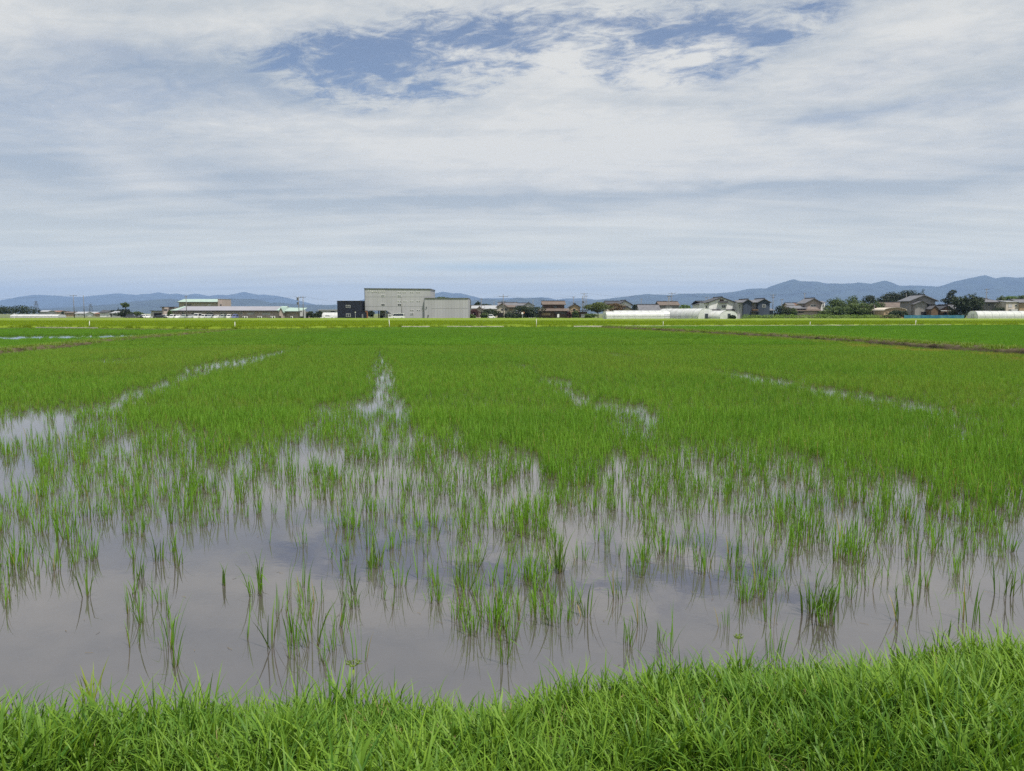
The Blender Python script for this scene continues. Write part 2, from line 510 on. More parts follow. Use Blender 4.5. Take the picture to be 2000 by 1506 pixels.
def scatter(name, pts, scl, coll, count, label, cat, tint=None, yellow=None, seed=0, tilt=.06):
    """one mass of plants: points carrying rotation, size and colour, each bearing one clump"""
    r = np.random.default_rng(seed); n = len(pts)
    me = bpy.data.meshes.new(name); me.vertices.add(n)
    me.vertices.foreach_set('co', np.asarray(pts, np.float32).ravel())
    rot = np.stack([r.normal(0, tilt, n), r.normal(0, tilt, n), r.random(n) * 6.283], 1).astype(np.float32)
    a = me.attributes.new('turn', 'FLOAT_VECTOR', 'POINT'); a.data.foreach_set('vector', rot.ravel())
    a = me.attributes.new('size', 'FLOAT', 'POINT'); a.data.foreach_set('value', np.asarray(scl, np.float32))
    a = me.attributes.new('pick', 'INT', 'POINT'); a.data.foreach_set('value', r.integers(0, count, n).astype(np.int32))
    a = me.attributes.new('tint', 'FLOAT', 'POINT'); a.data.foreach_set('value', np.asarray(r.random(n) if tint is None else tint, np.float32))
    a = me.attributes.new('yellow', 'FLOAT', 'POINT'); a.data.foreach_set('value', np.asarray(np.zeros(n) if yellow is None else yellow, np.float32))
    o = link(bpy.data.objects.new(name, me)); tag(o, label, cat, kind='stuff')
    ng = bpy.data.node_groups.new(name + '_spread', 'GeometryNodeTree')
    ng.interface.new_socket('Geometry', in_out='INPUT', socket_type='NodeSocketGeometry')
    ng.interface.new_socket('Geometry', in_out='OUTPUT', socket_type='NodeSocketGeometry')
    nn = ng.nodes; L = ng.links
    gi = nn.new('NodeGroupInput'); go = nn.new('NodeGroupOutput')
    ip = nn.new('GeometryNodeInstanceOnPoints'); ci = nn.new('GeometryNodeCollectionInfo')
    ci.inputs['Collection'].default_value = coll; ci.inputs['Separate Children'].default_value = True; ci.inputs['Reset Children'].default_value = True

    def na(nm, dt):
        x = nn.new('GeometryNodeInputNamedAttribute'); x.data_type = dt; x.inputs['Name'].default_value = nm
        return x.outputs['Attribute']
    m2p = nn.new('GeometryNodeMeshToPoints')
    L.new(gi.outputs[0], m2p.inputs['Mesh']); L.new(m2p.outputs[0], ip.inputs['Points'])
    L.new(ci.outputs[0], ip.inputs['Instance']); ip.inputs['Pick Instance'].default_value = True
    L.new(na('pick', 'INT'), ip.inputs['Instance Index'])
    er = nn.new('FunctionNodeEulerToRotation'); L.new(na('turn', 'FLOAT_VECTOR'), er.inputs[0]); L.new(er.outputs[0], ip.inputs['Rotation'])
    L.new(na('size', 'FLOAT'), ip.inputs['Scale'])
    L.new(ip.outputs[0], go.inputs[0])
    md = o.modifiers.new('spread', 'NODES'); md.node_group = ng
    return o


def grid_pts(x0, x1, y0, y1, cell, r, jit=.5):
    gx = np.arange(x0, x1, cell); gy = np.arange(y0, y1, cell)
    X, Y = np.meshgrid(gx, gy); X = X.ravel() + r.uniform(-jit, jit, X.size) * cell; Y = Y.ravel() + r.uniform(-jit, jit, Y.size) * cell
    return X, Y


def vnoise(x, y, scale, seed=0):
    """smooth value noise, 0..1"""
    r = np.random.default_rng(seed); tab = r.random((256, 256))
    xx, yy = x * scale + 1000.3, y * scale + 1000.7
    xi, yi = np.floor(xx).astype(int), np.floor(yy).astype(int); fx, fy = xx - xi, yy - yi
    fx = fx * fx * (3 - 2 * fx); fy = fy * fy * (3 - 2 * fy)
    a = tab[xi % 256, yi % 256]; b_ = tab[(xi + 1) % 256, yi % 256]; c = tab[xi % 256, (yi + 1) % 256]; d = tab[(xi + 1) % 256, (yi + 1) % 256]
    return (a * (1 - fx) + b_ * fx) * (1 - fy) + (c * (1 - fx) + d * fx) * fy


M_rice = leaf_mat('rice_leaf', (.098, .240, .024), (.212, .395, .042), (.30, .25, .09), .03, rough=.6, spec=.2, trans=.45, base=(.15, .12, .045))
M_ricefar = leaf_mat('rice_leaf_field', (.095, .245, .022), (.198, .390, .036), None, rough=.6, spec=.2, trans=.45)
M_ripe = leaf_mat('ripening_rice_leaf', (.160, .255, .008), (.230, .310, .010), None, rough=.6, spec=.2, trans=.35)
M_grass = leaf_mat('bank_grass_leaf', (.055, .150, .022), (.205, .340, .034), None, 0, rough=.5, trans=.38, spec=.25)
M_levgrass = leaf_mat('levee_grass_leaf', (.115, .205, .020), (.210, .300, .030), (.30, .24, .10), .012, trans=.3)
rice_src = source('rice_plant', [blade_mesh('rice_plant', blades(n, rd, .16, .42, .0074, .16, .55, 5, s, bend=.20), M_rice)
                                 for s, (n, rd) in enumerate([(4, .02), (6, .03), (9, .05), (12, .06), (3, .015), (6, .06), (8, .08), (16, .07)])])
mid_src = source('rice_bunch', [blade_mesh('rice_bunch', blades(n, rd, .20, .40, .0092, .17, .5, 4, 20 + s, bend=.06), M_rice)
                                for s, (n, rd) in enumerate([(26, .15), (30, .16), (22, .13), (34, .18)])])
far_src = source('rice_patch', [blade_mesh('rice_patch', blades(n, rd, .22, .42, .015, .18, .5, 3, 40 + s), M_ricefar)
                                for s, (n, rd) in enumerate([(150, .42), (170, .45), (140, .40), (160, .44)])])
ripe_src = source('ripe_patch', [blade_mesh('ripe_patch', blades(n, rd, .40, .66, .022, .22, .7, 3, 60 + s), M_ripe)
                                 for s, (n, rd) in enumerate([(150, .55), (170, .6), (140, .5)])])

# open water among the rice: ruts left by the machine along the rows, and pools, each as (u, v) of its middle
pools = []


def pool(u, v, along, across, amt=1.0, aim=None):
    x, y = G(u, v); k_ = 1.0 if y < 13 else .9
    pools.append((x, y, along * (1 + (k_ - 1) * .4), across * k_, amt))


for (u, v, a, c, k) in [(602, 671, 6, .5, .9), (560, 683, 6, .7, 1), (510, 696, 5, .9, 1), (455, 708, 4.5, 1.15, 1.1), (415, 717, 3.5, .9, 1), (340, 746, 3.5, .5, .9), (300, 757, 2, .4, .8), (235, 785, 2, .5, .8), (190, 800, 1.5, .5, .7),
                        (745, 690, 6, .45, .75), (745, 715, 6, .5, .9), (744, 745, 4, .45, .95), (748, 775, 2.5, .42, 1), (715, 792, 1.6, .5, .9), (770, 800, 1.5, .4, .8), (700, 702, 3, .5, .4),
                        (1170, 689, 3, .5, .8), (1200, 694, 3, .7, .95), (1240, 701, 3, .45, .7), (1420, 729, 2, .5, .8), (1480, 740, 2.4, .65, 1), (1505, 746, 2, .6, .9), (1545, 752, 1.5, .4, .8), (1640, 768, 2, .6, .95), (1690, 776, 1.6, .5, .9), (1740, 786, 1.5, .5, .9), (1790, 797, 1.3, .45, .9),
                        (1015, 716, 3, .4, .6), (1085, 745, 2.2, .45, .8), (1105, 765, 1.6, .3, .7), (1150, 783, 1.8, .55, .9), (1210, 800, 1.6, .7, .9), (1250, 815, 1.3, .5, .9), (1245, 845, 1.3, .28, .9),
                        (215, 706, 3, 1.1, .9), (262, 703, 3, .8, .7), (155, 710, 2, .8, .4), (455, 662, 4, 1.2, .7), (1040, 666, 4, 1.2, .85), (1240, 666, 3, 1.0, .6), (1340, 666, 3, 2.2, .9), (1330, 656, 2, 1.5, .5), (1270, 664, 2, 1.5, .5),
                        (20, 850, 1.4, .9, 1.1), (50, 830, 1.2, .8, .9), (110, 815, 1.0, .5, .8), (330, 838, .8, .3, .7), (235, 870, .7, .35, .7), (1860, 815, 2, .4, .6), (1900, 850, 1.2, .35, .6), (1950, 860, 1.2, .3, .5), (1995, 760, 2.5, .6, .5),
                        (640, 800, 1.0, .3, .8), (1040, 905, .6, .2, .6), (890, 845, .9, .16, .7), (1980, 760, 2, .4, .5), (1460, 700, 2, .4, .3), (600, 890, .6, .4, .9)]:
    pool(u, v, a, c, k)
DEN = [(-200, 765), (0, 772), (100, 778), (200, 795), (290, 808), (360, 835), (430, 860), (520, 848), (570, 830), (620, 800), (690, 792), (745, 785), (800, 805), (840, 862), (900, 858), (980, 880), (1060, 895), (1150, 915), (1220, 895), (1290, 915), (1345, 850),
       (1430, 862), (1520, 876), (1590, 895), (1680, 912), (1760, 922), (1830, 955), (1900, 978), (2000, 985), (2300, 1000)]
LOW = [(-200, 1130), (0, 1140), (120, 1160), (230, 1150), (330, 1120), (390, 1080), (450, 1030), (520, 1035), (580, 1090), (660, 1130), (730, 1140), (790, 1105), (850, 1150), (890, 1215), (1000, 1245), (1120, 1255), (1250, 1240), (1400, 1240),
       (1520, 1235), (1620, 1245), (1720, 1220), (1800, 1160), (1880, 1120), (2000, 1140), (2300, 1140)]
DENW = [G(u, v) for u, v in DEN]; LOWW = [G(u, v) for u, v in LOW]
# world bearings (x / y) of the edges so that the field is laid out on the ground
den_t = np.array([p[0] / p[1] for p in DENW]); den_y = np.array([p[1] for p in DENW])
low_t = np.array([p[0] / p[1] for p in LOWW]); low_y = np.array([p[1] for p in LOWW])


def rice_density(x, y):
    bearing = x / y
    yd = np.interp(bearing, den_t, den_y); yl = np.interp(bearing, low_t, low_y)
    n1 = vnoise(x, y, 1.1, 3); n2 = vnoise(x, y, 2.8, 4); n3 = vnoise(x, y, .22, 5); n4 = vnoise(x, y, 5.5, 8)
    # ragged front: rows stick out along the row direction
    lat = x * N.x + y * N.y
    n_row = vnoise(lat, (x * E.x + y * E.y) * .18, 2.6, 6)
    f = (y - yl) / np.maximum(yd - yl, .3)                 # 0 at the outer edge, 1 where the stand closes
    f = f + (n_row - .5) * .36 + (n1 - .5) * .35
    d = (np.clip(f, 0, 1) ** 1.3 * .42 + .19) * np.clip(.12 + 2.0 * (.5 * n4 + .5 * n2 - .20), .03, 1.3)
    d = np.where(f > .9, d + np.clip((f - .9) / .25, 0, 1) * .7, d)
    d = np.where(f < 0.0, np.where(bearing > -.28, .10, .04) * (n2 > .42), d)
    d = np.clip(d, 0, 1)
    for (px, py, al, ac, k) in pools:
        s = (x - px) * E.x + (y - py) * E.y; l = (x - px) * N.x + (y - py) * N.y
        gss = np.exp(-((s / al) ** 2) - ((l / ac) ** 2))
        d = d * (1 - np.clip(k * 1.32 * gss * np.clip(2.6 * (.45 * n2 + .55 * n4) - .35, .1, 1.6), 0, .90))
    return np.clip(d, 0, 1)


def in_paddy(x, y, m=.5):
    xl = lerp_line(LL, y, 1) + m; xr = lerp_line(RL, y, 1) - m; yf = lerp_line(FARL, x, 0) - m - .2
    return (x > xl) & (x < xr) & (y < yf)


def view_ok(x, y, mg=1.5):
    return np.abs(x) < y * .70 + mg


r = np.random.default_rng(5)
# near, single plants
X, Y = grid_pts(-13, 13, 4.2, 15, .078, r)
d = rice_density(X, Y); k = view_ok(X, Y) & (r.random(X.size) < d * .95) & (Y > edge_y(X) + .28)
X, Y = X[k], Y[k]; n = len(X)
near_n = n
sc_ = r.uniform(.52, .92, n) * (.84 + .3 * vnoise(X, Y, 1.3, 12))
scatter('young_rice', np.stack([X, Y, np.zeros(n)], 1), sc_, rice_src, 8, 'thin young rice standing in the flooded paddy', 'rice', tint=np.clip(vnoise(X, Y, .9, 9) * .7 + r.random(n) * .4 - .05, 0, 1), seed=1)
# middle distance
X, Y = grid_pts(-36, 36, 14.6, 47, .175, r)
d = rice_density(X, Y); k = view_ok(X, Y, 3) & in_paddy(X, Y, 1.1) & (r.random(X.size) < d * 1.15)
X, Y = X[k], Y[k]; n = len(X); mid_n = n
xr_ = lerp_line(RL, Y, 1) - X
yel = np.clip(np.exp(-((xr_ - 2.4) / 1.4) ** 2) * 1.4 * (vnoise(X, Y, .7, 14) > .40) * r.random(n), 0, .85)
scatter('rice_stand', np.stack([X, Y, np.zeros(n)], 1), r.uniform(.50, .78, n) * (.75 + .3 * vnoise(X, Y, .3, 12)) * (.6 + .4 * np.clip(rice_density(X, Y) * 1.5, 0, 1)), mid_src, 4, 'dense green rice filling the middle of the paddy', 'rice',
        tint=np.clip(vnoise(X, Y, .25, 9) * .6 + r.random(n) * .9 - .3, 0, 1), yellow=yel + .22 * (r.random(n) > .93) + .16 * vnoise(X, Y, .16, 61) ** 2, seed=2)
# thin single plants left standing in the ruts and pools
X, Y = grid_pts(-36, 36, 14.6, 50, .20, r)
dm = rice_density(X, Y); k = view_ok(X, Y, 3) & in_paddy(X, Y, 1.1) & (dm < .75) & (r.random(X.size) < .62 * (.25 + 1.1 * vnoise(X, Y, .9, 51)))
X, Y = X[k], Y[k]; n = len(X)
scatter('rut_rice', np.stack([X, Y, np.zeros(n)], 1), r.uniform(.45, .8, n), rice_src, 8, 'thin rice left standing in the flooded machine ruts', 'rice', tint=r.random(n), seed=12)
# far part
X, Y = grid_pts(-48, 40, 46, 112, .50, r)
d = rice_density(X, Y); k = view_ok(X, Y, 6) & in_paddy(X, Y, 1.3) & (r.random(X.size) < d * 1.4)
X, Y = X[k], Y[k]; n = len(X); far_n = n
xr_ = lerp_line(RL, Y, 1) - X
yel = np.clip(np.exp(-((xr_ - 2.4) / 1.2) ** 2) * .6 * r.random(n), 0, .5)
scatter('rice_far_stand', np.stack([X, Y, np.zeros(n)], 1), r.uniform(.62, .85, n) * (.6 + .4 * np.clip(rice_density(X, Y) * 1.5, 0, 1)), far_src, 4, 'smooth green rice at the far end of the paddy', 'rice',
        tint=np.clip(vnoise(X, Y, .12, 9) * .7 + r.random(n) * .7 - .25, 0, 1), yellow=yel + .14 * vnoise(X, Y, .1, 61) ** 2, seed=3)
# paddy beyond the left levee (flooded streak), and the taller one beyond the right levee
X, Y = grid_pts(-110, -25, 38, 100, .50, r)
px, py = G(30, 662); s = (X - px) * .55 + (Y - py) * .83
hole = np.exp(-(((Y - np.interp(X, [-46, -30], [61, 68])) / 9.0) ** 2)) * np.clip((X + 26) / -4, 0, 1) * 1.3
k = view_ok(X, Y, 8) & (X < lerp_line(LL, Y, 1) - .8) & (Y < lerp_line(FARL, X, 0) - 1.2) & (r.random(X.size) > hole * (.72 + .4 * vnoise(X, Y, .5, 31)))
X, Y = X[k], Y[k]; n = len(X)
scatter('rice_left_paddy', np.stack([X, Y, np.zeros(n)], 1), r.uniform(.45, .68, n), far_src, 4, 'rice with a long streak of open water beyond the left levee', 'rice', tint=np.clip(.35 + .5 * vnoise(X, Y, .15, 7), 0, 1), seed=4)
X, Y = grid_pts(8, 110, 34, 125, .50, r)
k = view_ok(X, Y, 8) & (X > lerp_line(RL, np.clip(Y, 0, RL[3][1]), 1) + .8) & (Y < lerp_line(FARL, X, 0) - 1.2)
X, Y = X[k], Y[k]; n = len(X)
scatter('rice_right_paddy', np.stack([X, Y, np.zeros(n)], 1), r.uniform(.85, 1.1, n), far_src, 4, 'taller closed green rice beyond the right levee', 'rice', tint=np.clip(.55 * vnoise(X, Y, .1, 7) + .1 + r.random(n) * .15, 0, 1), seed=5)

# ripening rice towards the village: a closed canopy with plants along its near part
M_canopy = mat('ripening_rice_canopy', (.160, .232, .008), .8, .10, .25, (.125, .200, .008), trans=.15)


def canopy(name, x0, x1, yfront, yback, z, label, m=M_canopy, stepx=2.0, rows=26):
    vs, fs = [], []; gx = np.arange(x0, x1 + .1, stepx); r_ = np.random.default_rng(3); n_ = len(gx)
    fr = np.array([yfront(x) for x in gx]); bk = np.array([yback(x) for x in gx])
    for x, y in zip(gx, fr): vs.append((x, y, -.2))
    for j in range(rows):
        f = (j / (rows - 1)) ** 1.5
        for i, x in enumerate(gx):
            vs.append((x, fr[i] + .05 + (bk[i] - fr[i]) * f, z + r_.normal(0, .035) - (.06 if j == 0 else 0)))
    for j in range(rows):
        for i in range(n_ - 1):
            fs.append((j * n_ + i, j * n_ + i + 1, (j + 1) * n_ + i + 1, (j + 1) * n_ + i))
    o = mesh_obj(name, vs, fs, m, smooth=True); tag(o, label, 'rice', kind='stuff')


yf_front = lambda x: float(lerp_line(FARL, x, 0)) + 5.0
yf_back = lambda x: 262.0 if x < 45 else (232.0 if x < 75 else 245.0)
canopy('ripening_rice', -330, 330, yf_front, yf_back, .40, 'bright yellow green field of ripening rice before the village')
X, Y = grid_pts(-130, 130, 90, 165, .62, r)
k = view_ok(X, Y, 10) & (Y > lerp_line(FARL, X, 0) + 5.1); k &= r.random(X.size) < np.clip(1.25 - (Y - 105) / 70, .25, 1)
X, Y = X[k], Y[k]; n = len(X)
scatter('ripening_rice_edge', np.stack([X, Y, np.zeros(n)], 1), r.uniform(.85, 1.1, n), ripe_src, 3, 'taller rice plants along the near edge of the yellow green field', 'rice', tint=np.clip(vnoise(X, Y, .06, 7), 0, 1), seed=6)

# grass on the levees and the far verge
lev_src = source('levee_tuft', [blade_mesh('levee_tuft', blades(n_, rd, .10, .32, .012, .4, .9, 3, 80 + s), M_levgrass) for s, (n_, rd) in enumerate([(40, .22), (46, .25), (36, .2)])])


def along(line, width, step, r, side=0.0, h=.25):
    pts = []
    for a, bb in zip(line[:-1], line[1:]):
        d = (bb - a); L = d.length; d = d.normalized(); nn = Vector((d.y, -d.x))
        for _ in range(max(1, int(L / step + r.random()))):
            p = a + d * r.random() * L + nn * (side + r.normal(0, width)); pts.append((p.x, p.y, h))
    return pts


pl = along(lev_l, .24, .045, r, side=-.12, h=.15) + along(lev_r, .22, .045, r, side=.20, h=.28)
pl += along(lev_l, .10, .10, r, side=.22, h=.10) + along(lev_r, .10, .16, r, side=-.22, h=.22)
pf = along(lev_f, .38, .10, r, h=.11)
pv = [(x, yf_front(x) - r.uniform(.2, 3.6), .0) for x in r.uniform(-95, 105, 2600)]
pl = np.array(pl); scatter('levee_grass', pl, r.uniform(.55, 1.05, len(pl)), lev_src, 3, 'yellow green grass along the tops of the side levees', 'grass', seed=7)
pf = np.array(pf + pv); scatter('verge_grass', pf, r.uniform(.4, .9, len(pf)), lev_src, 3, 'grass on the far levee and the verge behind it', 'grass', seed=8)
# earth verge and concrete channel between the far levee and the ripening rice
vs = []; fs = []; gx = np.arange(-200, 201, 4.0)
for x in gx:
    y0 = float(lerp_line(FARL, x, 0)) + .2
    vs += [(x, y0, .02), (x, y0 + 5.4, .06)]
fs = [(2 * i, 2 * i + 2, 2 * i + 3, 2 * i + 1) for i in range(len(gx) - 1)]
M_verge = mat('verge_earth', (.15, .18, .05), .95, .2, .5, (.13, .12, .06))
o = mesh_obj('verge', vs, fs, M_verge); tag(o, kind='structure')
M_conc = mat('weathered_concrete', (.50, .48, .43), .85, .15, 1.2)


def channel(label, u0, u1, off, y_extra=0.0, h=.30, wd=.35):
    y_mid = 110
    x0, x1 = XU(u0, y_mid), XU(u1, y_mid); m_ = MB(); gx = np.linspace(x0, x1, max(3, int(abs(x1 - x0) / 3)))
    vs, fs = [], []
    for x in gx:
        y0 = float(lerp_line(FARL, x, 0)) + off; hz_ = h + random.uniform(-.02, .02)
        vs += [(x, y0, -.05), (x, y0, hz_), (x, y0 + wd, hz_), (x, y0 + wd, -.05)]
    n_ = len(gx)
    for i in range(n_ - 1):
        for j in range(4):
            a = i * 4 + j; bq = i * 4 + (j + 1) % 4
            fs.append((a, bq, bq + 4, a + 4))
    fs += [(3, 2, 1, 0), tuple((n_ - 1) * 4 + j for j in range(4))]
    o = mesh_obj('concrete_channel_wall', vs, fs, M_conc); tag(o, label, 'channel')


channel('pale concrete channel wall running along the right half of the far field edge', 1115, 1905, 2.2)
channel('short pale concrete channel wall at the far edge of the left paddy', 170, 300, 1.0, h=.27)
channel('short pale concrete channel wall at the field edge in front of the grey building', 800, 850, .4, h=.3)
channel('low concrete channel wall at the far edge left of the middle', 880, 985, 1.6, h=.26)

# foreground grass
grass_src = source('grass_tuft', [blade_mesh('grass_tuft', blades(n_, rd, lo, hi, wd, ln, cu, 6, 100 + s, bend=.05, lie=.05), M_grass)
                                  for s, (n_, rd, lo, hi, wd, ln, cu) in enumerate([(8, .035, .09, .22, .0068, .36, 1.2), (9, .045, .10, .24, .0088, .40, 1.4), (7, .03, .12, .29, .0064, .30, 1.0),
                                                                                    (12, .05, .05, .16, .0058, .55, 1.2), (8, .04, .09, .22, .0110, .46, 1.5), (9, .05, .06, .18, .0050, .6, .9)])])
X, Y = grid_pts(-6.5, 6.5, 1.0, 5.2, .031, r)
dd = Y - edge_y(X)
bare = vnoise(X, Y, 2.0, 41)
k = (dd < .02 + .22 * (vnoise(X, X * 0, 2.3, 44) - .4) + .14 * (vnoise(X, X * 0, 7.0, 46) - .5)) & view_ok(X, Y, 1.8) & (r.random(X.size) < np.clip(1.25 - .9 * (bare > .86) - .5 * (bare < .10), .1, 1) * np.where(dd > -.12, .55, 1))
X, Y, dd = X[k], Y[k], dd[k]; n = len(X); grass_n = n
Z = bank_z(X, dd)
hgt = .50 + .55 * vnoise(X, Y, 1.7, 42) ** 1.4 + .36 * vnoise(X, Y, 5.0, 43) + .50 * np.clip(vnoise(X, Y, 2.6, 47) - .55, 0, 1) / .45 - .22 * (vnoise(X, Y, 3.4, 48) < .3)
scatter('bank_grass', np.stack([X, Y, Z], 1), hgt * r.uniform(.78, 1.22, n), grass_src, 6, 'lush green grass covering the bank in the foreground', 'grass',
        tint=np.clip(vnoise(X, Y, 1.4, 9) * .7 + r.random(n) * 1.0 - .35, 0, 1), seed=9, tilt=.12)
M_drygrass = leaf_mat('dry_grass_leaf', (.20, .16, .07), (.34, .29, .14), None, rough=.7, trans=.25, spec=.15)
dry_src = source('dry_tuft', [blade_mesh('dry_tuft', blades(7, .05, .06, .17, .005, .8, 1.0, 4, 160 + s_, bend=.3, lie=.5), M_drygrass) for s_ in range(3)])
k = r.random(n) < .035
scatter('dry_grass', np.stack([X, Y, Z], 1)[k], r.uniform(.7, 1.3, int(k.sum())), dry_src, 3, 'dead brown blades low among the foreground grass', 'grass', seed=15, tilt=.2)
print('plants', near_n, mid_n, far_n, grass_n)
#PART2
# ------------------------------------------------------------------ distant mountains
def mountain(name, prof, Y, col, seed, depth=.30, foot=-.35):
    """a ridge seen along its skyline, with spurs running down towards the plain and a back slope"""
    r_ = np.random.default_rng(seed)
    us = np.array([p[0] for p in prof], float); vv = np.array([p[1] for p in prof], float)
    uu = np.arange(us[0], us[-1] + 1, 5.0); v_ = np.interp(uu, us, vv)
    jag = np.convolve(r_.normal(0, 1, len(uu) + 8), [.1, .2, .4, .2, .1], 'same')[4:-4]
    xs_ = np.array([XU(u, Y) for u in uu]); H = np.array([max(2.0, ZV(v, Y)) for v in v_]) + jag * Y * .0004
    rows = 18; V, Fc = [], []
    for j in range(rows):
        f = j / (rows - 1); yy = Y * (1 - depth * (1 - f / .72)) if f <= .72 else Y * (1 + .22 * (f - .72) / .28)
        rise = (f / .72) ** 1.35 if f <= .72 else 1 - ((f - .72) / .28) ** 1.2
        sp = vnoise(xs_, np.full_like(xs_, yy * .35), 1 / (Y * .022), seed + 3); sp2 = vnoise(xs_, np.full_like(xs_, yy), 1 / (Y * .008), seed + 5)
        edge = math.sin(math.pi * min(f / .72, 1.0)) if f < .72 else 0
        zz = H * rise * (1 - edge * (.42 * sp + .16 * sp2)) + foot
        for x, z in zip(xs_, zz): V.append((x, yy, max(z, foot)))
    n_ = len(xs_)
    for j in range(rows - 1):
        for i in range(n_ - 1):
            Fc.append((j * n_ + i, j * n_ + i + 1, (j + 1) * n_ + i + 1, (j + 1) * n_ + i))
    o = mesh_obj(name, V, Fc, mat('mountain_forest_%d' % seed, col, .95, .25, 1 / 180.0), smooth=True)
    tag(o, kind='structure')


FOREST = (.035, .048, .034)
mountain('mountain_range', [(-260, 600), (-150, 592), (0, 587), (40, 579), (75, 574.5), (110, 575.5), (140, 578), (165, 579), (200, 574), (240, 571.5), (270, 574), (300, 572), (315, 569.5), (330, 574.5), (350, 571.5), (370, 575), (388, 572), (410, 577), (430, 574.5), (450, 575), (465, 572), (481, 568), (500, 573.5), (520, 574), (545, 577), (570, 583), (600, 591), (640, 600), (700, 608)], 15500, FOREST, 1)
mountain('mountain_range', [(60, 608), (120, 602), (180, 597), (220, 594), (260, 588.5), (300, 585), (335, 582), (370, 585), (410, 588), (440, 583), (455, 582), (470, 583), (497, 582), (510, 588), (525, 593), (541, 589), (570, 593), (600, 594), (640, 595), (680, 594), (720, 600), (800, 608)], 8600, FOREST, 2)
mountain('mountain_range', [(640, 602), (690, 590), (715, 583), (780, 575), (841, 574), (868, 568), (885, 571), (900, 570), (920, 576), (940, 581), (960, 581), (1000, 581), (1035, 581), (1055, 579), (1070, 580), (1085, 584), (1100, 582), (1140, 581), (1170, 586), (1220, 595), (1280, 606)], 14000, FOREST, 3)
mountain('mountain_range', [(860, 604), (905, 590), (945, 583), (965, 583), (990, 585), (1008, 580), (1030, 582), (1060, 581), (1075, 588), (1130, 588), (1185, 583), (1210, 583), (1240, 587), (1300, 590), (1380, 592), (1460, 600)], 9200, FOREST, 4)
mountain('mountain_range', [(1060, 604), (1120, 590), (1200, 580), (1260, 572.5), (1300, 574), (1340, 572), (1370, 571.5), (1400, 571), (1430, 568), (1460, 562), (1480, 561), (1496, 562), (1520, 551), (1544, 542), (1560, 547), (1590, 547), (1608, 551), (1640, 552), (1670, 549), (1695, 552), (1722, 546), (1735, 549), (1750, 556), (1790, 555), (1830, 558), (1860, 551), (1890, 540), (1915, 534), (1938, 542.5), (1950, 539), (1980, 539.5), (2000, 538), (2080, 541), (2200, 552), (2400, 580)], 11000, FOREST, 5)

# ------------------------------------------------------------------ materials of the village
W_white = mat('white_render', (.74, .74, .74), .8, .06, .6, streak=True)
W_cream = mat('cream_wall', (.50, .45, .38), .8, .08, .6, streak=True)
W_pink = mat('pale_pink_wall', (.43, .36, .33), .8, .08, .6, streak=True)
W_tan = mat('tan_wall', (.42, .31, .20), .8, .1, .6, streak=True)
W_grey = mat('grey_wall', (.27, .26, .26), .8, .1, .6, streak=True)
W_lgrey = mat('light_grey_wall', (.46, .46, .47), .8, .07, .6, streak=True)
W_brown = mat('brown_wood_wall', (.115, .075, .055), .8, .2, .8, streak=True)
W_slate = mat('slate_blue_wall', (.050, .064, .095), .75, .1, .6, streak=True)
W_navy = mat('dark_navy_siding', (.012, .014, .026), .55, .1, .8, streak=True)
W_panel = mat('grey_metal_cladding', (.385, .385, .410), .6, .05, .12, streak=True)
W_orange = mat('rust_orange_paint', (.34, .15, .06), .7, .15, 1.5)
R_kawara = mat('grey_tile_roof', (.135, .135, .150), .5, .15, 1.0, spec=.5)
R_dark = mat('dark_tile_roof', (.045, .045, .052), .5, .15, 1.0, spec=.5)
R_brown = mat('brown_tile_roof', (.135, .105, .088), .6, .15, 1.0)
R_pale = mat('pale_metal_roof', (.32, .33, .35), .5, .06, .5, spec=.4)
R_mint = mat('pale_green_metal_roof', (.30, .40, .355), .55, .06, .5, spec=.4)
R_lav = mat('lavender_grey_metal_roof', (.25, .25, .285), .55, .05, .4, spec=.4)
R_red = mat('reddish_tile_roof', (.24, .13, .09), .6, .15, 1.0)
M_frame = mat('white_window_frame', (.72, .72, .70), .5, .03)
M_glass = mat('dark_window_glass', (.030, .038, .050), .08, .2, .5, spec=.6)
M_curtain = mat('curtained_glass', (.22, .23, .25), .25, .2, .8, spec=.5)
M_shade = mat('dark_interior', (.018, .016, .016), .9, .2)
M_darktrim = mat('dark_trim', (.045, .042, .042), .7, .1)
M_ridge = mat('ridge_tile', (.055, .055, .062), .6, .1)
M_wood = mat('weathered_wood', (.16, .105, .065), .85, .2, 2)
M_pole = mat('concrete_pole', (.17, .165, .16), .85, .1, .5, streak=True)
M_steel = mat('dark_galvanised_steel', (.13, .135, .14), .5, .1, 1, metal=.4)
M_seam = mat('cladding_seam_grey', (.345, .345, .37), .6, .1)  # grey of the joint and seam strips, slightly darker than the cladding
M_whitep = mat('white_paint', (.78, .78, .76), .5, .05, 1.0)
M_tyre = mat('tyre_rubber', (.02, .02, .02), .9, .1)
M_rim = mat('wheel_rim', (.45, .45, .46), .4, .05, metal=.6)
M_wire = mat('cable', (.03, .03, .035), .6, .1)
M_bark = mat('tree_bark', (.085, .062, .045), .9, .2, 2)
M_bluep = mat('blue_paint', (.02, .13, .40), .5, .1)


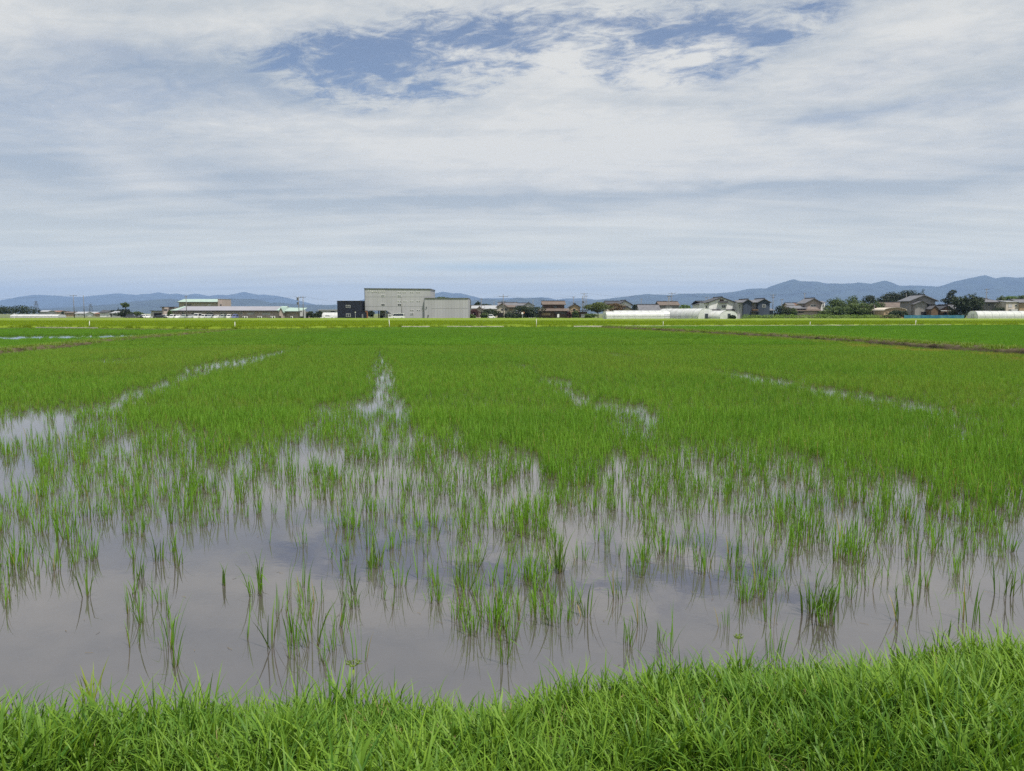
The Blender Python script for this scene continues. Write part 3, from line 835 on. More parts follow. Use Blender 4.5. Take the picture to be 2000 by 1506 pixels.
# ------------------------------------------------------------------ buildings
class Bld:
    """a building laid out on the plane of its front wall, Y metres away; local axes: x right, y away, z up"""

    def __init__(s, name, label, u, Y, cat='house', rz=0.0, zb=-.05, group=None):
        s.Y = Y; s.u = u; s.zb = zb; s.x0 = XU(u, Y)
        s.root = thing(name, label, cat, (s.x0, Y, zb), R(rz), group)

    def x(s, u): return XU(u, s.Y) - s.x0
    def z(s, v): return ZV(v, s.Y) - s.zb

    def box(s, part, u0, u1, v0, v1, d0, d1, m, parent=None):
        """v1 None = down to the ground"""
        return MB().box(s.x(u0), s.x(u1), d0, d1, 0 if v1 is None else s.z(v1), s.z(v0)).build(part, m, parent or s.root)

    def gable(s, u0, u1, ve, vr, depth, wm, rm, axis='y', d0=0.0, vb=None, ov=.5, th=.2, wall='wall', roof='roof', ridge=True, ends=None):
        x0, x1, ze, zr = s.x(u0), s.x(u1), s.z(ve), s.z(vr); zb = 0 if vb is None else s.z(vb)
        y0, y1 = d0, d0 + depth
        if axis == 'y':
            pm = (x0 + x1) / 2
            MB().prism([(x0, zb), (x1, zb), (x1, ze), (pm, zr), (x0, ze)], y0, y1, 'y').build(wall, wm, s.root)
            ro = MB().prism(roof_profile(x0, x1, ze + .03, zr + .03, ov, th), y0 - ov, y1 + ov, 'y').build(roof, rm, s.root)
            if ridge: MB().box(pm - .17, pm + .17, y0 - ov - .04, y1 + ov + .04, zr + th, zr + th + .28).build('ridge', M_ridge, ro)
        else:
            pm = (y0 + y1) / 2
            MB().prism([(y0, zb), (y1, zb), (y1, ze), (pm, zr), (y0, ze)], x0, x1, 'x').build(wall, wm, s.root)
            ro = MB().prism(roof_profile(y0, y1, ze + .03, zr + .03, ov, th), x0 - ov, x1 + ov, 'x').build(roof, rm, s.root)
            if ridge: MB().box(x0 - ov - .04, x1 + ov + .04, pm - .17, pm + .17, zr + th, zr + th + .28).build('ridge', M_ridge, ro)
        return ro

    def hip(s, u0, u1, ve, vr, depth, wm, rm, d0=0.0, vb=None, ov=.6, inset=.5, wall='wall', roof='roof'):
        x0, x1, ze, zr = s.x(u0), s.x(u1), s.z(ve), s.z(vr); zb = 0 if vb is None else s.z(vb)
        MB().box(x0, x1, d0, d0 + depth, zb, ze).build(wall, wm, s.root)
        a, bq, c, d = x0 - ov, x1 + ov, d0 - ov, d0 + depth + ov; i = depth * inset + ov; cm = (c + d) / 2
        vs = [(a, c, ze), (bq, c, ze), (bq, d, ze), (a, d, ze), (a, c, ze + .14), (bq, c, ze + .14), (bq, d, ze + .14), (a, d, ze + .14), (a + i, cm, zr), (bq - i, cm, zr)]
        fs = [(3, 2, 1, 0), (0, 1, 5, 4), (1, 2, 6, 5), (2, 3, 7, 6), (3, 0, 4, 7), (4, 5, 9, 8), (5, 6, 9), (6, 7, 8, 9), (7, 4, 8)]
        ro = MB().add(vs, fs).build(roof, rm, s.root)
        MB().box(a + i - .1, bq - i + .1, cm - .15, cm + .15, zr - .05, zr + .22).build('ridge', M_ridge, ro)
        return ro

    def lean(s, u0, u1, v_low, v_high, depth, rm, d1=0.0, th=.14, part='lower_roof'):
        """single slope roof falling towards the viewer, its back edge at depth d1"""
        x0, x1 = s.x(u0), s.x(u1); zl, zh = s.z(v_low), s.z(v_high)
        return MB().prism([(d1 - depth, zl), (d1, zh), (d1, zh + th), (d1 - depth, zl + th)], x0, x1, 'x').build(part, rm, s.root)

    def win(s, u0, u1, v0, v1, d=0.0, glass=None, frame=True, part='window', mull=True):
        fm = M_frame if frame else M_darktrim
        x0, x1, z0, z1 = s.x(u0), s.x(u1), s.z(v1), s.z(v0)
        f_ = MB().box(x0, x1, d - .06, d + .05, z0, z1).build(part, fm, s.root)
        k = .07; xm = (x0 + x1) / 2
        if mull and (x1 - x0) > 1.1:
            MB().box(x0 + k, xm - .035, d - .075, d - .03, z0 + k, z1 - k).build('pane', glass or M_glass, f_)
            MB().box(xm + .035, x1 - k, d - .075, d - .03, z0 + k, z1 - k).build('pane', glass or M_glass, f_)
        else:
            MB().box(x0 + k, x1 - k, d - .075, d - .03, z0 + k, z1 - k).build('pane', glass or M_glass, f_)
        return f_


# grey company building with its lower wing
b = Bld('company_building', 'large grey metal clad three storey building with a lower windowless wing', 812, 272, 'building')
zt, z1f = b.z(564.5), b.z(606.5)
xa, xc1, xc2, xb = b.x(712.5), b.x(755), b.x(769), b.x(841)
# main block with the raised left end: outline seen from the front, cut away under the left corner
MB().prism([(xa, z1f), (xc1, z1f), (xc2, b.z(616)), (xc2, 0), (xb, 0), (xb, b.z(565.5)), (xa, zt)], 0, 16, 'y').build('wall', W_panel, b.root)
MB().prism([(xa - .15, zt - .02), (xb + .15, b.z(565.5) - .02), (xb + .15, b.z(565.5) + .3), (xa - .15, zt + .3)], -.15, 16.15, 'y').build('parapet', M_steel, b.root)
MB().box(b.x(830), b.x(914.5), -1.2, 13, b.z(621), b.z(583)).build('wing_wall', W_panel, b.root)
MB().box(b.x(829.6), b.x(915), -1.4, 13.2, b.z(583), b.z(582)).build('wing_parapet', M_steel, b.root)
b.box('plinth', 829.8, 914.8, 621, None, -1.25, 12.9, W_pink)
b.box('plinth', 770, 829.5, 622, None, -.06, 3, W_grey)
for v in (579.6, 598.0):
    b.box('cladding_joint', 713, 840.6, v - .25, v + .25, -.03, .02, M_seam)
b.box('cladding_joint', 843, 914, 602, 602.4, -1.23, -1.15, M_seam)
for u in np.arange(720, 829, 9.1):
    b.box('cladding_seam', u, u + .25, 566.5, 606, -.022, .01, M_seam)
for u in np.arange(838, 914, 5.5):
    b.box('cladding_seam', u, u + .22, 583.4, 620.6, -1.222, -1.18, M_seam)
b.box('downpipe', 712.9, 713.5, 566, 606, -.15, -.03, M_steel)
b.box('column', 713.2, 718, 606.5, None, .1, .8, W_orange)
b.box('column', 751, 753.5, 606.5, None, 1.0, 1.6, W_lgrey)
b.box('back_wall', 735, 749, 606.5, 620.5, 7.0, 7.3, W_white)
b.box('back_wall', 752, 769, 606.5, None, 5.0, 5.3, W_grey)
MB().prism([(b.x(757), 0), (b.x(769), 0), (b.x(769), b.z(616)), (b.x(757), b.z(608))], .6, 1.0, 'y').build('stair_wall', W_grey, b.root)
b.box('column', 731, 732.5, 606.5, None, 8.0, 8.4, W_brown)
for v0, v1, lst in ((570, 571.9, (777, 786.5, 801, 813.5)), (587.6, 589.4, (777.2, 788, 801, 814)), (605, 607, (801, 814))):
    for i_, u in enumerate(lst):
        for du in (0, 4):
            b.win(u + du, u + du + 3.1, v0, v1, frame=True, glass=M_glass if u > 812 or v0 > 604 else M_curtain, mull=False)
for (u, v, gm) in ((745, 575.3, M_curtain), (777, 575.8, M_curtain), (745, 593, M_glass), (777, 593, M_glass), (777, 611, M_glass), (801, 611, M_curtain)):
    b.win(u, u + 7, v, v + 4.6, glass=gm)
b.box('vent_hood', 833, 834.6, 599, 601.4, -1.5, -1.2, M_steel)
b.box('vent_hood', 836, 838, 615, 617.4, -1.5, -1.2, M_steel)
# illegible company lettering high on the wall, as raised white strokes
glyph = {0: [(0, 1, .8, .95), (.4, .55, 0, 1), (0, 1, .4, .52), (.1, .25, 0, .4)], 1: [(.1, .25, 0, 1), (.1, .95, .85, 1), (.1, .75, .45, .58)], 2: [(.4, .55, .1, 1), (0, 1, .55, .68), (0, 1, 0, .12), (.15, .3, .1, .5)], 3: [(0, .14, 0, 1), (.86, 1, 0, 1), (0, 1, .88, 1), (.1, .9, .45, .56)],
         4: [(0, 1, .7, .84), (.42, .56, 0, 1), (.1, .9, .25, .37)], 5: [(.05, .9, .85, 1), (.75, .9, .1, .9), (0, 1, 0, .13)], 6: [(.15, .85, .8, .93), (0, 1, .05, .18), (.44, .52, .05, .9)], 7: [(.1, .9, .85, .97), (0, 1, .5, .62), (.45, .6, 0, .5)], 8: [(.1, .9, .6, .74), (.42, .58, 0, 1)]}
for i_, u in enumerate((719.2, 723, 726.8, 730.6, 734.4, 738.8, 742.6, 746.4, 750.0)):
    m_ = MB()
    for j_, (a, bq, c, d_) in enumerate(glyph[i_]):
        x0, z0, ww, hh = b.x(u), b.z(571.0), b.x(u + 2.7) - b.x(u), b.z(567.8) - b.z(571.0)
        m_.box(x0 + a * ww, x0 + bq * ww, -.10 - .002 * j_, .0, z0 + c * hh, z0 + d_ * hh)
    m_.build('letter', M_whitep, b.root)

b = Bld('navy_building', 'black navy two storey cube building with two white framed windows', 681, 268, 'building')
b.box('wall', 659, 704, 588.5, None, 0, 9, W_navy); b.box('parapet', 658.4, 704.6, 587.4, 588.5, -.1, 9.1, M_darktrim)
b.win(676, 684.5, 596, 601); b.win(676, 684.8, 612.6, 619)
b.box('eave', 657, 659, 591.6, 592.6, .2, 3, M_darktrim); b.box('annex', 704.05, 712, 609.5, None, .5, 6, W_navy); b.box('door', 706, 709, 613.5, 622.5, .42, .55, M_curtain)

# long low care-home like building with its hall
b = Bld('long_building', 'long low pink walled building with lilac metal roof behind the parked cars', 445, 290, 'building')
b.box('wall', 338, 549, 608.5, None, 0, 14, W_pink)
x0, x1 = b.x(333), b.x(552.5); ze, zr = b.z(606.6), b.z(598.0)
vs = [(x0, -1, ze), (x1, -1, ze), (x1, 15, ze), (x0, 15, ze), (x0, -1, ze - .25), (x1, -1, ze - .25), (x1, 15, ze - .25), (x0, 15, ze - .25), (b.x(345.5), 7, zr), (x1, 7, zr)]
ro = MB().add(vs, [(7, 6, 5, 4), (4, 5, 1, 0), (5, 6, 2, 1), (6, 7, 3, 2), (7, 4, 0, 3), (0, 1, 9, 8), (1, 2, 9), (2, 3, 8, 9), (3, 0, 8)]).build('roof', R_lav, b.root)
MB().add([(x0 + .02, -1.04, ze + .02), (b.x(347.5), -1.04, ze + .02), (b.x(350), 7, zr + .06), (b.x(345.3), 7, zr + .06)], [(0, 1, 2, 3)]).build('roof_end', R_mint, ro)
MB().add([(b.x(541), -1.04, ze + .03), (x1, -1.04, ze + .03), (x1, 7, zr + .06), (b.x(540), 7, zr + .06)], [(0, 1, 2, 3)]).build('roof_end', R_mint, ro)
b.box('fascia', 333, 552.4, 606.4, 608.6, -1.08, -.98, M_darktrim)
MB().prism([(b.x(549), 0), (b.x(556), 0), (b.x(556), b.z(608)), (b.x(552.5), b.z(601.5)), (b.x(549), b.z(608))], -2.2, 15, 'y').build('gable_wall', W_pink, b.root)
MB().prism(roof_profile(b.x(549), b.x(556), b.z(608), b.z(601.3), .3, .2), -2.5, 15.2, 'y').build('gable_roof', R_mint, b.root)
b.box('wing_wall', 556.1, 590, 608.6, None, .6, 12, W_pink)
b.lean(555.5, 591.5, 608.2, 601.6, 7, R_mint, d1=6.5, part='wing_roof')
b.box('fascia', 556.5, 591, 608.2, 609.4, -.6, -.5, M_darktrim)
b.box('wing_end_wall', 586.5, 593, 606, None, -.6, 3, W_lgrey)
for i_, (u0, u1, v0, v1) in enumerate([(355, 361, 610.6, 615), (373.5, 381, 610.6, 615), (382.5, 388, 610.6, 615), (403.5, 408, 610.6, 615), (409, 416, 610.6, 615), (430, 435, 610.6, 615), (437, 443, 610.6, 615), (453.5, 455.5, 610.8, 615), (457.5, 463, 611, 614.5), (469, 474, 610.8, 614.5)]):
    b.win(u0, u1, v0, v1, glass=M_glass if i_ < 8 else M_curtain)
for u0, u1 in ((340, 346), (357, 360), (362, 368), (373, 378), (380, 384), (389.5, 400), (403, 408), (411, 414), (417, 421), (429, 435), (437, 440), (444, 450), (453, 458)):
    b.win(u0, u1, 608.75, 610.0, mull=False)
for u0, u1 in ((484, 497), (512, 528)):
    b.box('wall_panel', u0, u1, 610.5, 615, -.03, .02, W_lgrey)
b.win(574, 577, 613, 616.5, d=.6); b.box('doorway', 548.8, 552, 617.5, None, -2.28, -2.15, M_shade); b.box('doorway', 587, 592.5, 618, None, -.68, -.55, M_shade)
b2 = Bld('hall', 'taller hall with pale green roof rising behind the long pink building', 393, 318, 'building')
b2.box('wall', 350, 427, 590, None, 0, 14, W_cream)
b2.lean(349.5, 427.5, 590.3, 584.3, 7, R_mint, d1=5.5, part='roof'); b2.box('fascia', 349.6, 427.4, 590, 591, -1.6, -1.5, M_darktrim)
b2.box('back_wall', 350, 427, 586, 590, 5.8, 14, W_cream); b2.box('stair_tower', 427.1, 436.5, 584.5, None, -.5, 9, W_pink); b2.box('parapet', 426.9, 436.8, 583.8, 584.5, -.6, 9.1, W_lgrey)
b2.box('window', 361, 375, 594.5, 596.8, -.06, .05, M_glass); b2.box('window', 406, 412.5, 594.3, 596.8, -.06, .05, M_frame); b2.box('window', 431, 434.5, 594.6, 596.8, -.56, -.45, M_glass)
b = Bld('entrance_block', 'small pink flat roofed entrance block at the left end of the long building', 327, 292, 'building')
b.box('wall', 316.5, 331.5, 600.5, None, 0, 7, W_pink); b.box('canopy', 315, 322, 599.3, 600.6, -1, 7.1, M_darktrim); b.box('canopy', 330, 341, 599.3, 600.6, -1, 4, M_darktrim); b.box('window', 321, 327, 604, 607, -.06, .05, M_glass); b.box('side_wall', 331.6, 340, 601.2, None, .5, 6, W_pink)
b = Bld('open_garage', 'low pale garage with a wide dark opening left of the long building', 304, 294, 'garage')
b.box('wall', 294, 316, 607.6, None, .4, 6, W_lgrey); b.box('roof', 293, 316.3, 606.6, 607.6, -.3, 6.3, R_dark); b.box('opening', 300, 316, 611.7, 618.6, .30, .42, M_shade)


def house(label, u, Y, cat='house', rz=0, name='house'):
    return Bld(name, label, u, Y, cat, rz)


# small far town on the left: each house apart
far_town = [(100, 520, 78, 92, 609, 606.8, R_pale, W_lgrey), (112, 540, 101, 116, 609.4, 607.4, R_red, W_cream), (121, 600, 117, 126, 609.6, 608, R_dark, W_white), (133, 500, 127, 142, 611.5, 609.4, R_brown, W_tan), (152, 480, 147, 166, 612.6, 609.6, R_pale, W_white), (173, 500, 167, 186, 612.4, 609.8, R_pale, W_cream),
            (189, 470, 186, 194, 613, 611, R_red, W_tan), (200, 420, 195, 208, 610.8, 606.6, R_dark, W_white), (224, 400, 218, 237, 611.8, 608.8, R_pale, W_lgrey)]
town_lab = ['wide pale roofed house in the far town, leftmost of its row', 'far house with a reddish roof between pylon and poles', 'tiny white far house with a dark roof in the far town', 'tan walled far house just left of the two tall poles', 'white house between the two tall left hand poles', 'long pale roofed house just right of the two tall poles', 'small tan far house with a red roof', 'tall white dark roofed house left of the lone tree', 'low pale roofed house just left of the lone tree']
for (u, Y, u0, u1, ve, vr, rm, wm), lb in zip(far_town, town_lab):
    b = house(lb, u, Y); b.gable(u0, u1, ve, vr, 9, wm, rm, 'x', ridge=False, ov=.6)
    b.win(u0 + (u1 - u0) * .25, u0 + (u1 - u0) * .45, ve + .8, ve + 2.2, mull=False); b.win(u0 + (u1 - u0) * .62, u0 + (u1 - u0) * .82, ve + .8, ve + 2.2, mull=False)
b = house('pale low flat building behind the silver shed, left of the navy building', 642, 330, 'building'); b.box('wall', 622, 657, 606.5, None, 0, 12, W_lgrey); b.box('roof', 621, 658, 604.6, 606.5, -.4, 12.4, R_pale); b.box('window', 646, 655, 607.8, 609.4, -.06, .05, M_glass)

b = house('cream gabled house with tan shutter and a dark garage below', 988, 298, rz=-4)
b.gable(970.5, 991, 599.5, 593.5, 9, W_cream, R_brown, 'y'); b.lean(989, 1006.5, 600.5, 596.5, 4.5, R_brown, d1=3.5, part='side_roof'); b.box('side_wall', 991.1, 1004, 600.8, None, .2, 8.5, W_cream)
b.win(979, 983.5, 603, 606.5, frame=False); b.win(985.5, 990.5, 603, 606.5, frame=False); b.box('shutter', 994.5, 1002, 602.5, 606.3, .1, .22, W_tan); b.box('garage_opening', 971.5, 984, 611, None, -.04, .02, M_shade); b.box('door', 986, 991, 613, None, -.05, .02, M_darktrim)
b = house('long dark tiled roof rising behind the cream gabled house', 990, 335); b.gable(974, 1008, 597.5, 591.8, 8, W_grey, R_kawara, 'x')
b = house('house with a wide grey tiled roof behind the dark shrubs', 1027, 340); b.gable(1009, 1034, 597, 593, 8, W_lgrey, R_kawara, 'x'); b.gable(1022, 1043, 597, 591.6, 10, W_lgrey, R_kawara, 'y', d0=-1)
b = house('low pale roofed house behind the purple tree', 930, 330); b.gable(917, 944, 602.5, 597.6, 8, W_white, R_pale, 'x'); b.gable(930, 944, 605, 600.2, 5, W_pink, R_brown, 'y', d0=-3.5)
b = house('pale blue roofed low house left of the cream gabled house', 958, 335); b.gable(944, 973, 603.4, 597.4, 9, W_cream, R_pale, 'x', ridge=False)
b = house('brown two storey house with a broad lower roof and tan door', 1080, 292)
b.gable(1061, 1103, 594.8, 589, 8, W_brown, R_brown, 'x', d0=2, vb=606); b.box('lower_wall', 1052.5, 1109, 607.5, None, 0, 9.8, W_brown); b.lean(1050, 1112, 607.8, 603.0, 3.2, R_brown, d1=1.98)
b.box('shutter', 1058, 1075, 611, 616, -.08, .03, W_tan); b.win(1081.5, 1089, 597.5, 602, d=2, frame=False); b.box('doorway', 1076.5, 1082, 611.5, None, -.05, .02, M_wood); b.box('window', 1084, 1108, 610, 612.6, -.05, .02, M_glass); b.box('water_tank', 1088, 1092, 613.5, 620, -1.2, -.2, M_whitep); b.box('corner_post', 1052, 1053, 608, None, -.3, .1, W_cream)
b = house('tan gabled house right of the brown house', 1123, 318); b.gable(1113, 1133, 600, 594.2, 9, W_tan, R_dark, 'y'); b.box('window', 1119, 1124, 603, 606, -.06, .03, M_glass)
b = house('low dark shed with a flat lean roof before the tan gabled house', 1131, 294, 'shed'); b.box('wall', 1118, 1147, 609, None, .5, 5, W_brown); b.box('roof', 1116, 1150, 606.3, 607.6, -.4, 5.4, R_dark); b.box('doorway', 1120, 1131, 611, None, .42, .52, M_shade); b.box('panel', 1135, 1143, 613.5, 620, .40, .52, W_lgrey)
b = house('big pale house with a dark edged gable behind the round tree', 1212, 312, rz=3); b.gable(1209, 1233, 595, 588.2, 10, W_white, R_dark, 'y', ov=.7, th=.3); b.gable(1186, 1211, 593.6, 589.3, 8, W_cream, R_dark, 'x', d0=1); b.win(1217, 1224, 600, 603)
b = house('low gabled wing just behind the polytunnels, below the big pale house', 1224, 292); b.gable(1214, 1236, 606, 600, 8, W_cream, R_dark, 'y', th=.25)
b = house('long grey tiled roof low behind the polytunnels', 1268, 300); b.gable(1250, 1288, 606.5, 596, 9, W_lgrey, R_kawara, 'x', ridge=True); b.win(1262, 1270, 608, 611)
b = house('grey two storey house with a brown roof behind the slanting pole', 1308, 306); b.gable(1288, 1326, 596.3, 590, 9, W_grey, R_brown, 'x', ov=.4); b.win(1314, 1317.6, 598.5, 602.2, mull=False); b.box('wall_panel', 1300, 1312, 598.5, 603, -.04, .02, W_lgrey)
b = house('white house with dark hipped roof left of the big white gable', 1368, 315); b.hip(1361, 1380, 595, 588, 8, W_white, R_dark); b.box('window', 1371, 1375, 598, 600.6, -.06, .03, M_glass)
b = house('big white gabled house with dark roof behind the greenhouses', 1408, 282, rz=2); b.gable(1384, 1434, 590.8, 582, 10, W_white, R_dark, 'y', ov=.55, th=.28)
b.box('balcony_recess', 1405, 1413, 584.6, 588.6, -.05, .02, W_brown); b.lean(1402, 1421, 591.6, 589, 1.0, R_dark, d1=0, part='window_hood'); b.win(1409, 1417, 596, 601.5); b.lean(1384, 1406, 607, 604.4, 1.6, R_dark, d1=0); b.lean(1418, 1433, 607, 604.6, 1.6, R_dark, d1=0); b.box('side_wing', 1375.5, 1383.9, 592, None, .8, 7, W_white); b.lean(1374, 1385, 592.2, 590, 3, R_dark, d1=3.2, part='side_roof'); b.win(1378.5, 1382, 596.5, 602, d=.8)
b = house('dark slate blue house with a twin gabled grey roof', 1477, 276)
b.gable(1452, 1468, 590.5, 585.6, 10, W_slate, R_kawara, 'y', d0=.2, th=.22); b.gable(1480, 1503, 590.5, 584.6, 10, W_slate, R_kawara, 'y', th=.22); b.box('middle_wall', 1468.1, 1479.9, 590, None, 1.6, 9, W_grey); b.lean(1467, 1481, 591, 586.5, 5, R_kawara, d1=5.6, part='middle_roof'); b.box('side_wall', 1442.5, 1451.9, 591, None, 1.2, 8, W_lgrey); b.lean(1440.5, 1453, 591.2, 587, 5, R_kawara, d1=5.0, part='side_roof')
b.box('balcony', 1468.1, 1479.9, 604, 606.5, -.6, 1.5, M_wood); b.lean(1466, 1483, 609, 606.6, 1.6, R_dark, d1=1.0, part='porch_roof'); b.win(1488.5, 1495, 595, 600.6); b.win(1444.5, 1447, 594.5, 602.4, d=1.2, mull=False); b.box('lean_to_wall', 1503.1, 1511, 606, None, .5, 7, W_slate); b.lean(1502.5, 1514, 606.8, 603, 5, R_kawara, d1=5, part='lean_to_roof')
b = house('small house with a reddish gable behind the dark bushes', 1560, 330); b.gable(1551, 1574, 597.5, 592.5, 8, W_tan, R_red, 'y', ov=.6); b.gable(1540, 1552, 596.5, 592.8, 7, W_tan, R_kawara, 'x', d0=.5)
b = house('pale pink two storey house with a long low front wing', 1590, 288)
b.gable(1577.5, 1607, 591.5, 583.6, 8, W_pink, R_kawara, 'y', d0=2, ov=.8, th=.25); b.box('side_wall', 1607.1, 1617, 591.5, None, 3, 9, W_white); b.lean(1606.8, 1620, 591.8, 588, 4, R_kawara, d1=7, part='side_roof'); b.box('wing_wall', 1541.5, 1600, 607.2, None, 0, 6, W_pink); b.lean(1539.5, 1603, 607.4, 604.2, 2.6, R_brown, d1=1.9); b.lean(1541, 1577.3, 603.0, 597.6, 5, R_kawara, d1=5.0, part='wing_roof'); b.win(1586.5, 1597, 594.5, 599, d=2); b.box('window', 1551, 1570, 609.2, 611, -.06, .02, M_glass); b.win(1612, 1615, 594, 599.5, d=3, mull=False)
b = house('old grey shed with a sagging roof at the end of the shrubs', 1704, 282, 'shed'); b.gable(1691, 1716, 605.5, 595.5, 7, W_brown, R_brown, 'y', ov=.5, ridge=False); b.box('opening', 1709, 1716, 608, None, -.05, .02, M_shade)
b = house('long low farmhouse with a brown tiled roof under the dark wood', 1752, 300); b.gable(1729, 1779, 599.5, 591.6, 9, W_brown, R_brown, 'x', ov=.7); b.lean(1718, 1778, 606, 601.5, 4, R_kawara, d1=-.1)
b = house('tan arched roof shed behind a dark bush', 1746, 268, 'shed')
m_ = MB(); pts_ = [(b.x(1726), 0), (b.x(1769), 0)] + [(b.x(1747.5 + 21.5 * math.cos(a)), b.z(606.5 - 5.2 * math.sin(a))) for a in np.linspace(0, math.pi, 11)]
MB().prism(pts_, 0, 9, 'y').build('wall', W_tan, b.root)
pts_ = [(b.x(1747.5 + 23 * math.cos(a)), b.z(606.4 - 5.9 * math.sin(a))) for a in np.linspace(0, math.pi, 11)] + [(b.x(1747.5 + 21.6 * math.cos(a)), b.z(606.4 - 5.25 * math.sin(a))) for a in np.linspace(math.pi, 0, 11)]
MB().prism(pts_, -.4, 9.4, 'y').build('roof', W_cream, b.root)
b = house('old grey two storey farmhouse with a broad gable behind the blue netting', 1803, 274, rz=-8)
b.gable(1780, 1824, 587, 577.4, 11, W_grey, R_kawara, 'y', ov=.9, th=.25); b.gable(1783, 1805, 593.5, 588.3, 4, W_grey, R_kawara, 'y', d0=-2.5, ov=.7); b.box('window', 1806, 1812, 594, 604, -.06, .02, M_curtain); b.box('window', 1813.5, 1818, 596, 606.5, -.07, .02, W_tan); b.box('opening', 1794, 1803, 609, None, -2.56, -2.45, M_shade)
b = house('small brown gabled outhouse leaning on the grey farmhouse', 1826, 268); b.gable(1819, 1832, 603, 597.2, 5, M_wood, R_kawara, 'y', ov=.3)
b = house('low dark gabled house with a pale eave between two dark trees', 1852, 272); b.gable(1836, 1861, 604.6, 597.8, 8, W_brown, R_dark, 'y', ov=.5); b.gable(1852, 1878, 603, 596.6, 7, W_brown, R_kawara, 'x', d0=2); b.box('eave', 1835, 1855, 606.5, 607.6, -.9, -.3, W_white); b.box('doorway', 1843, 1850, 609.5, None, -.06, .02, M_shade)
b = house('house with a two tier grey roof right of the big dark tree', 1936, 292); b.hip(1920, 1943, 589, 583, 8, W_grey, R_kawara, vb=None); b.lean(1916, 1956, 590.5, 587.5, 2.4, R_kawara, d1=-.02); b.win(1928, 1933, 592.5, 598); b.box('wall_panel', 1941, 1947, 592, 598, -.05, .02, W_white)
b = house('cream house with a brown side wall at the right edge', 1984, 286); b.gable(1964, 1990, 590, 588.5, 8, W_cream, R_pale, 'x', ov=.3, ridge=False); b.gable(1989, 2024, 591, 585.5, 9, W_tan, R_kawara, 'x', d0=-.5, ov=.7); b.box('window_board', 1968.5, 1976, 594.5, 600.5, -.05, .02, W_lgrey); b.win(1981, 1985, 595, 599); b.box('porch', 1970, 1982, 604, None, -1.5, -.02, W_lgrey)

# ------------------------------------------------------------------ polytunnels
M_film = bpy.data.materials.new('greenhouse_film'); M_film.use_nodes = True
t = NT(M_film.node_tree); co = t.node('ShaderNodeTexCoord').outputs['Object']
cc = t.mix(t.remap(t.noise(co, .8, 5, .6), .35, .7), (.78, .79, .80, 1), (.66, .67, .69, 1))
b_ = t.node('ShaderNodeBsdfPrincipled'); t.put(b_.inputs['Base Color'], cc); b_.inputs['Roughness'].default_value = .35
tr = t.node('ShaderNodeBsdfTranslucent'); t.put(tr.inputs[0], cc); tp = t.node('ShaderNodeBsdfTransparent')
m1 = t.node('ShaderNodeMixShader'); m1.inputs[0].default_value = .35; t.l.new(b_.outputs[0], m1.inputs[1]); t.l.new(tr.outputs[0], m1.inputs[2])
m2 = t.node('ShaderNodeMixShader'); m2.inputs[0].default_value = .14; t.l.new(m1.outputs[0], m2.inputs[1]); t.l.new(tp.outputs[0], m2.inputs[2])
o_ = t.node('ShaderNodeOutputMaterial'); t.l.new(m2.outputs[0], o_.inputs[0])


def tunnel(label, loc, rz, length, width, height, hoops, side_gap=False, end='door', plinth=None, shoulder=.45):
    """arched plastic tunnel; long axis local x, near end at x=0"""
    root = thing('polytunnel', label, 'greenhouse', loc, rz, 'white plastic polytunnels')
    n_ = 16; prof = []
    for i in range(n_ + 1):
        a = math.pi * i / n_
        c, s = math.cos(a), math.sin(a)
        prof.append((math.copysign(abs(c) ** .75, c) * width / 2, shoulder * height + (1 - shoulder) * height * s))
    prof = [(width / 2, .12 if not side_gap else .12)] + prof + [(-width / 2, .12)]
    k = len(prof); V = [(0, p, z) for p, z in prof] + [(length, p, z) for p, z in prof]
    mesh_obj('film_cover', V, [(i, i + 1, k + i + 1, k + i) for i in range(k - 1)], M_film, root, True)
    for e, x in enumerate((.05, length - .05)):
        mesh_obj('end_panel', [(x, p, z) for p, z in prof], [tuple(range(k))], M_film, root)
    for i in range(hoops):
        x = length * i / (hoops - 1); m_ = MB()
        pr = [(p * 1.006, z * 1.006) for p, z in prof]
        for (p0, z0), (p1, z1) in zip(pr[:-1], pr[1:]):
            m_.tube((x, p0, z0), (x, p1, z1), .03, n=4)
        m_.build('hoop', M_rim, root)
    for sgn in (-1, 1):
        MB().tube((0, sgn * (width / 2 + .05), shoulder * height), (length, sgn * (width / 2 + .05), shoulder * height), .03, n=5).build('rail', M_rim, root)
        MB().box(0, length, sgn * width / 2 - .04, sgn * width / 2 + .04, 0, .12).build('base_board', M_bluep if plinth else M_conc, root)
    d_ = MB().box(-.03, .05, -.6, .6, .05, 1.9).build('door', M_glass if end == 'open' else M_film, root)
    for y_ in (-.64, .64): MB().box(-.05, .04, y_ - .04, y_ + .04, .03, 1.95).build('door_post', M_rim, root)
    return root


def gpt(u, Y): return (XU(u, Y), Y, 0.0)


tunnel('long low white polytunnel, frontmost and leftmost of the group', (XU(1181, 232), 232, 0), R(9), 18, 4.2, 2.55, 9)
tunnel('long white polytunnel with ribbed side wall left of the arched greenhouse', (XU(1200, 234), 236.5, 0), R(4), 17, 4.6, 2.85, 9)


def tun_end(label, u, Y, wpx, hgt, ln, yaw, hoops=8):
    return tunnel(label, (XU(u, Y), Y, 0), R(yaw), ln, wpx * Y / F, hgt, hoops, end='open', plinth=True, shoulder=.30)


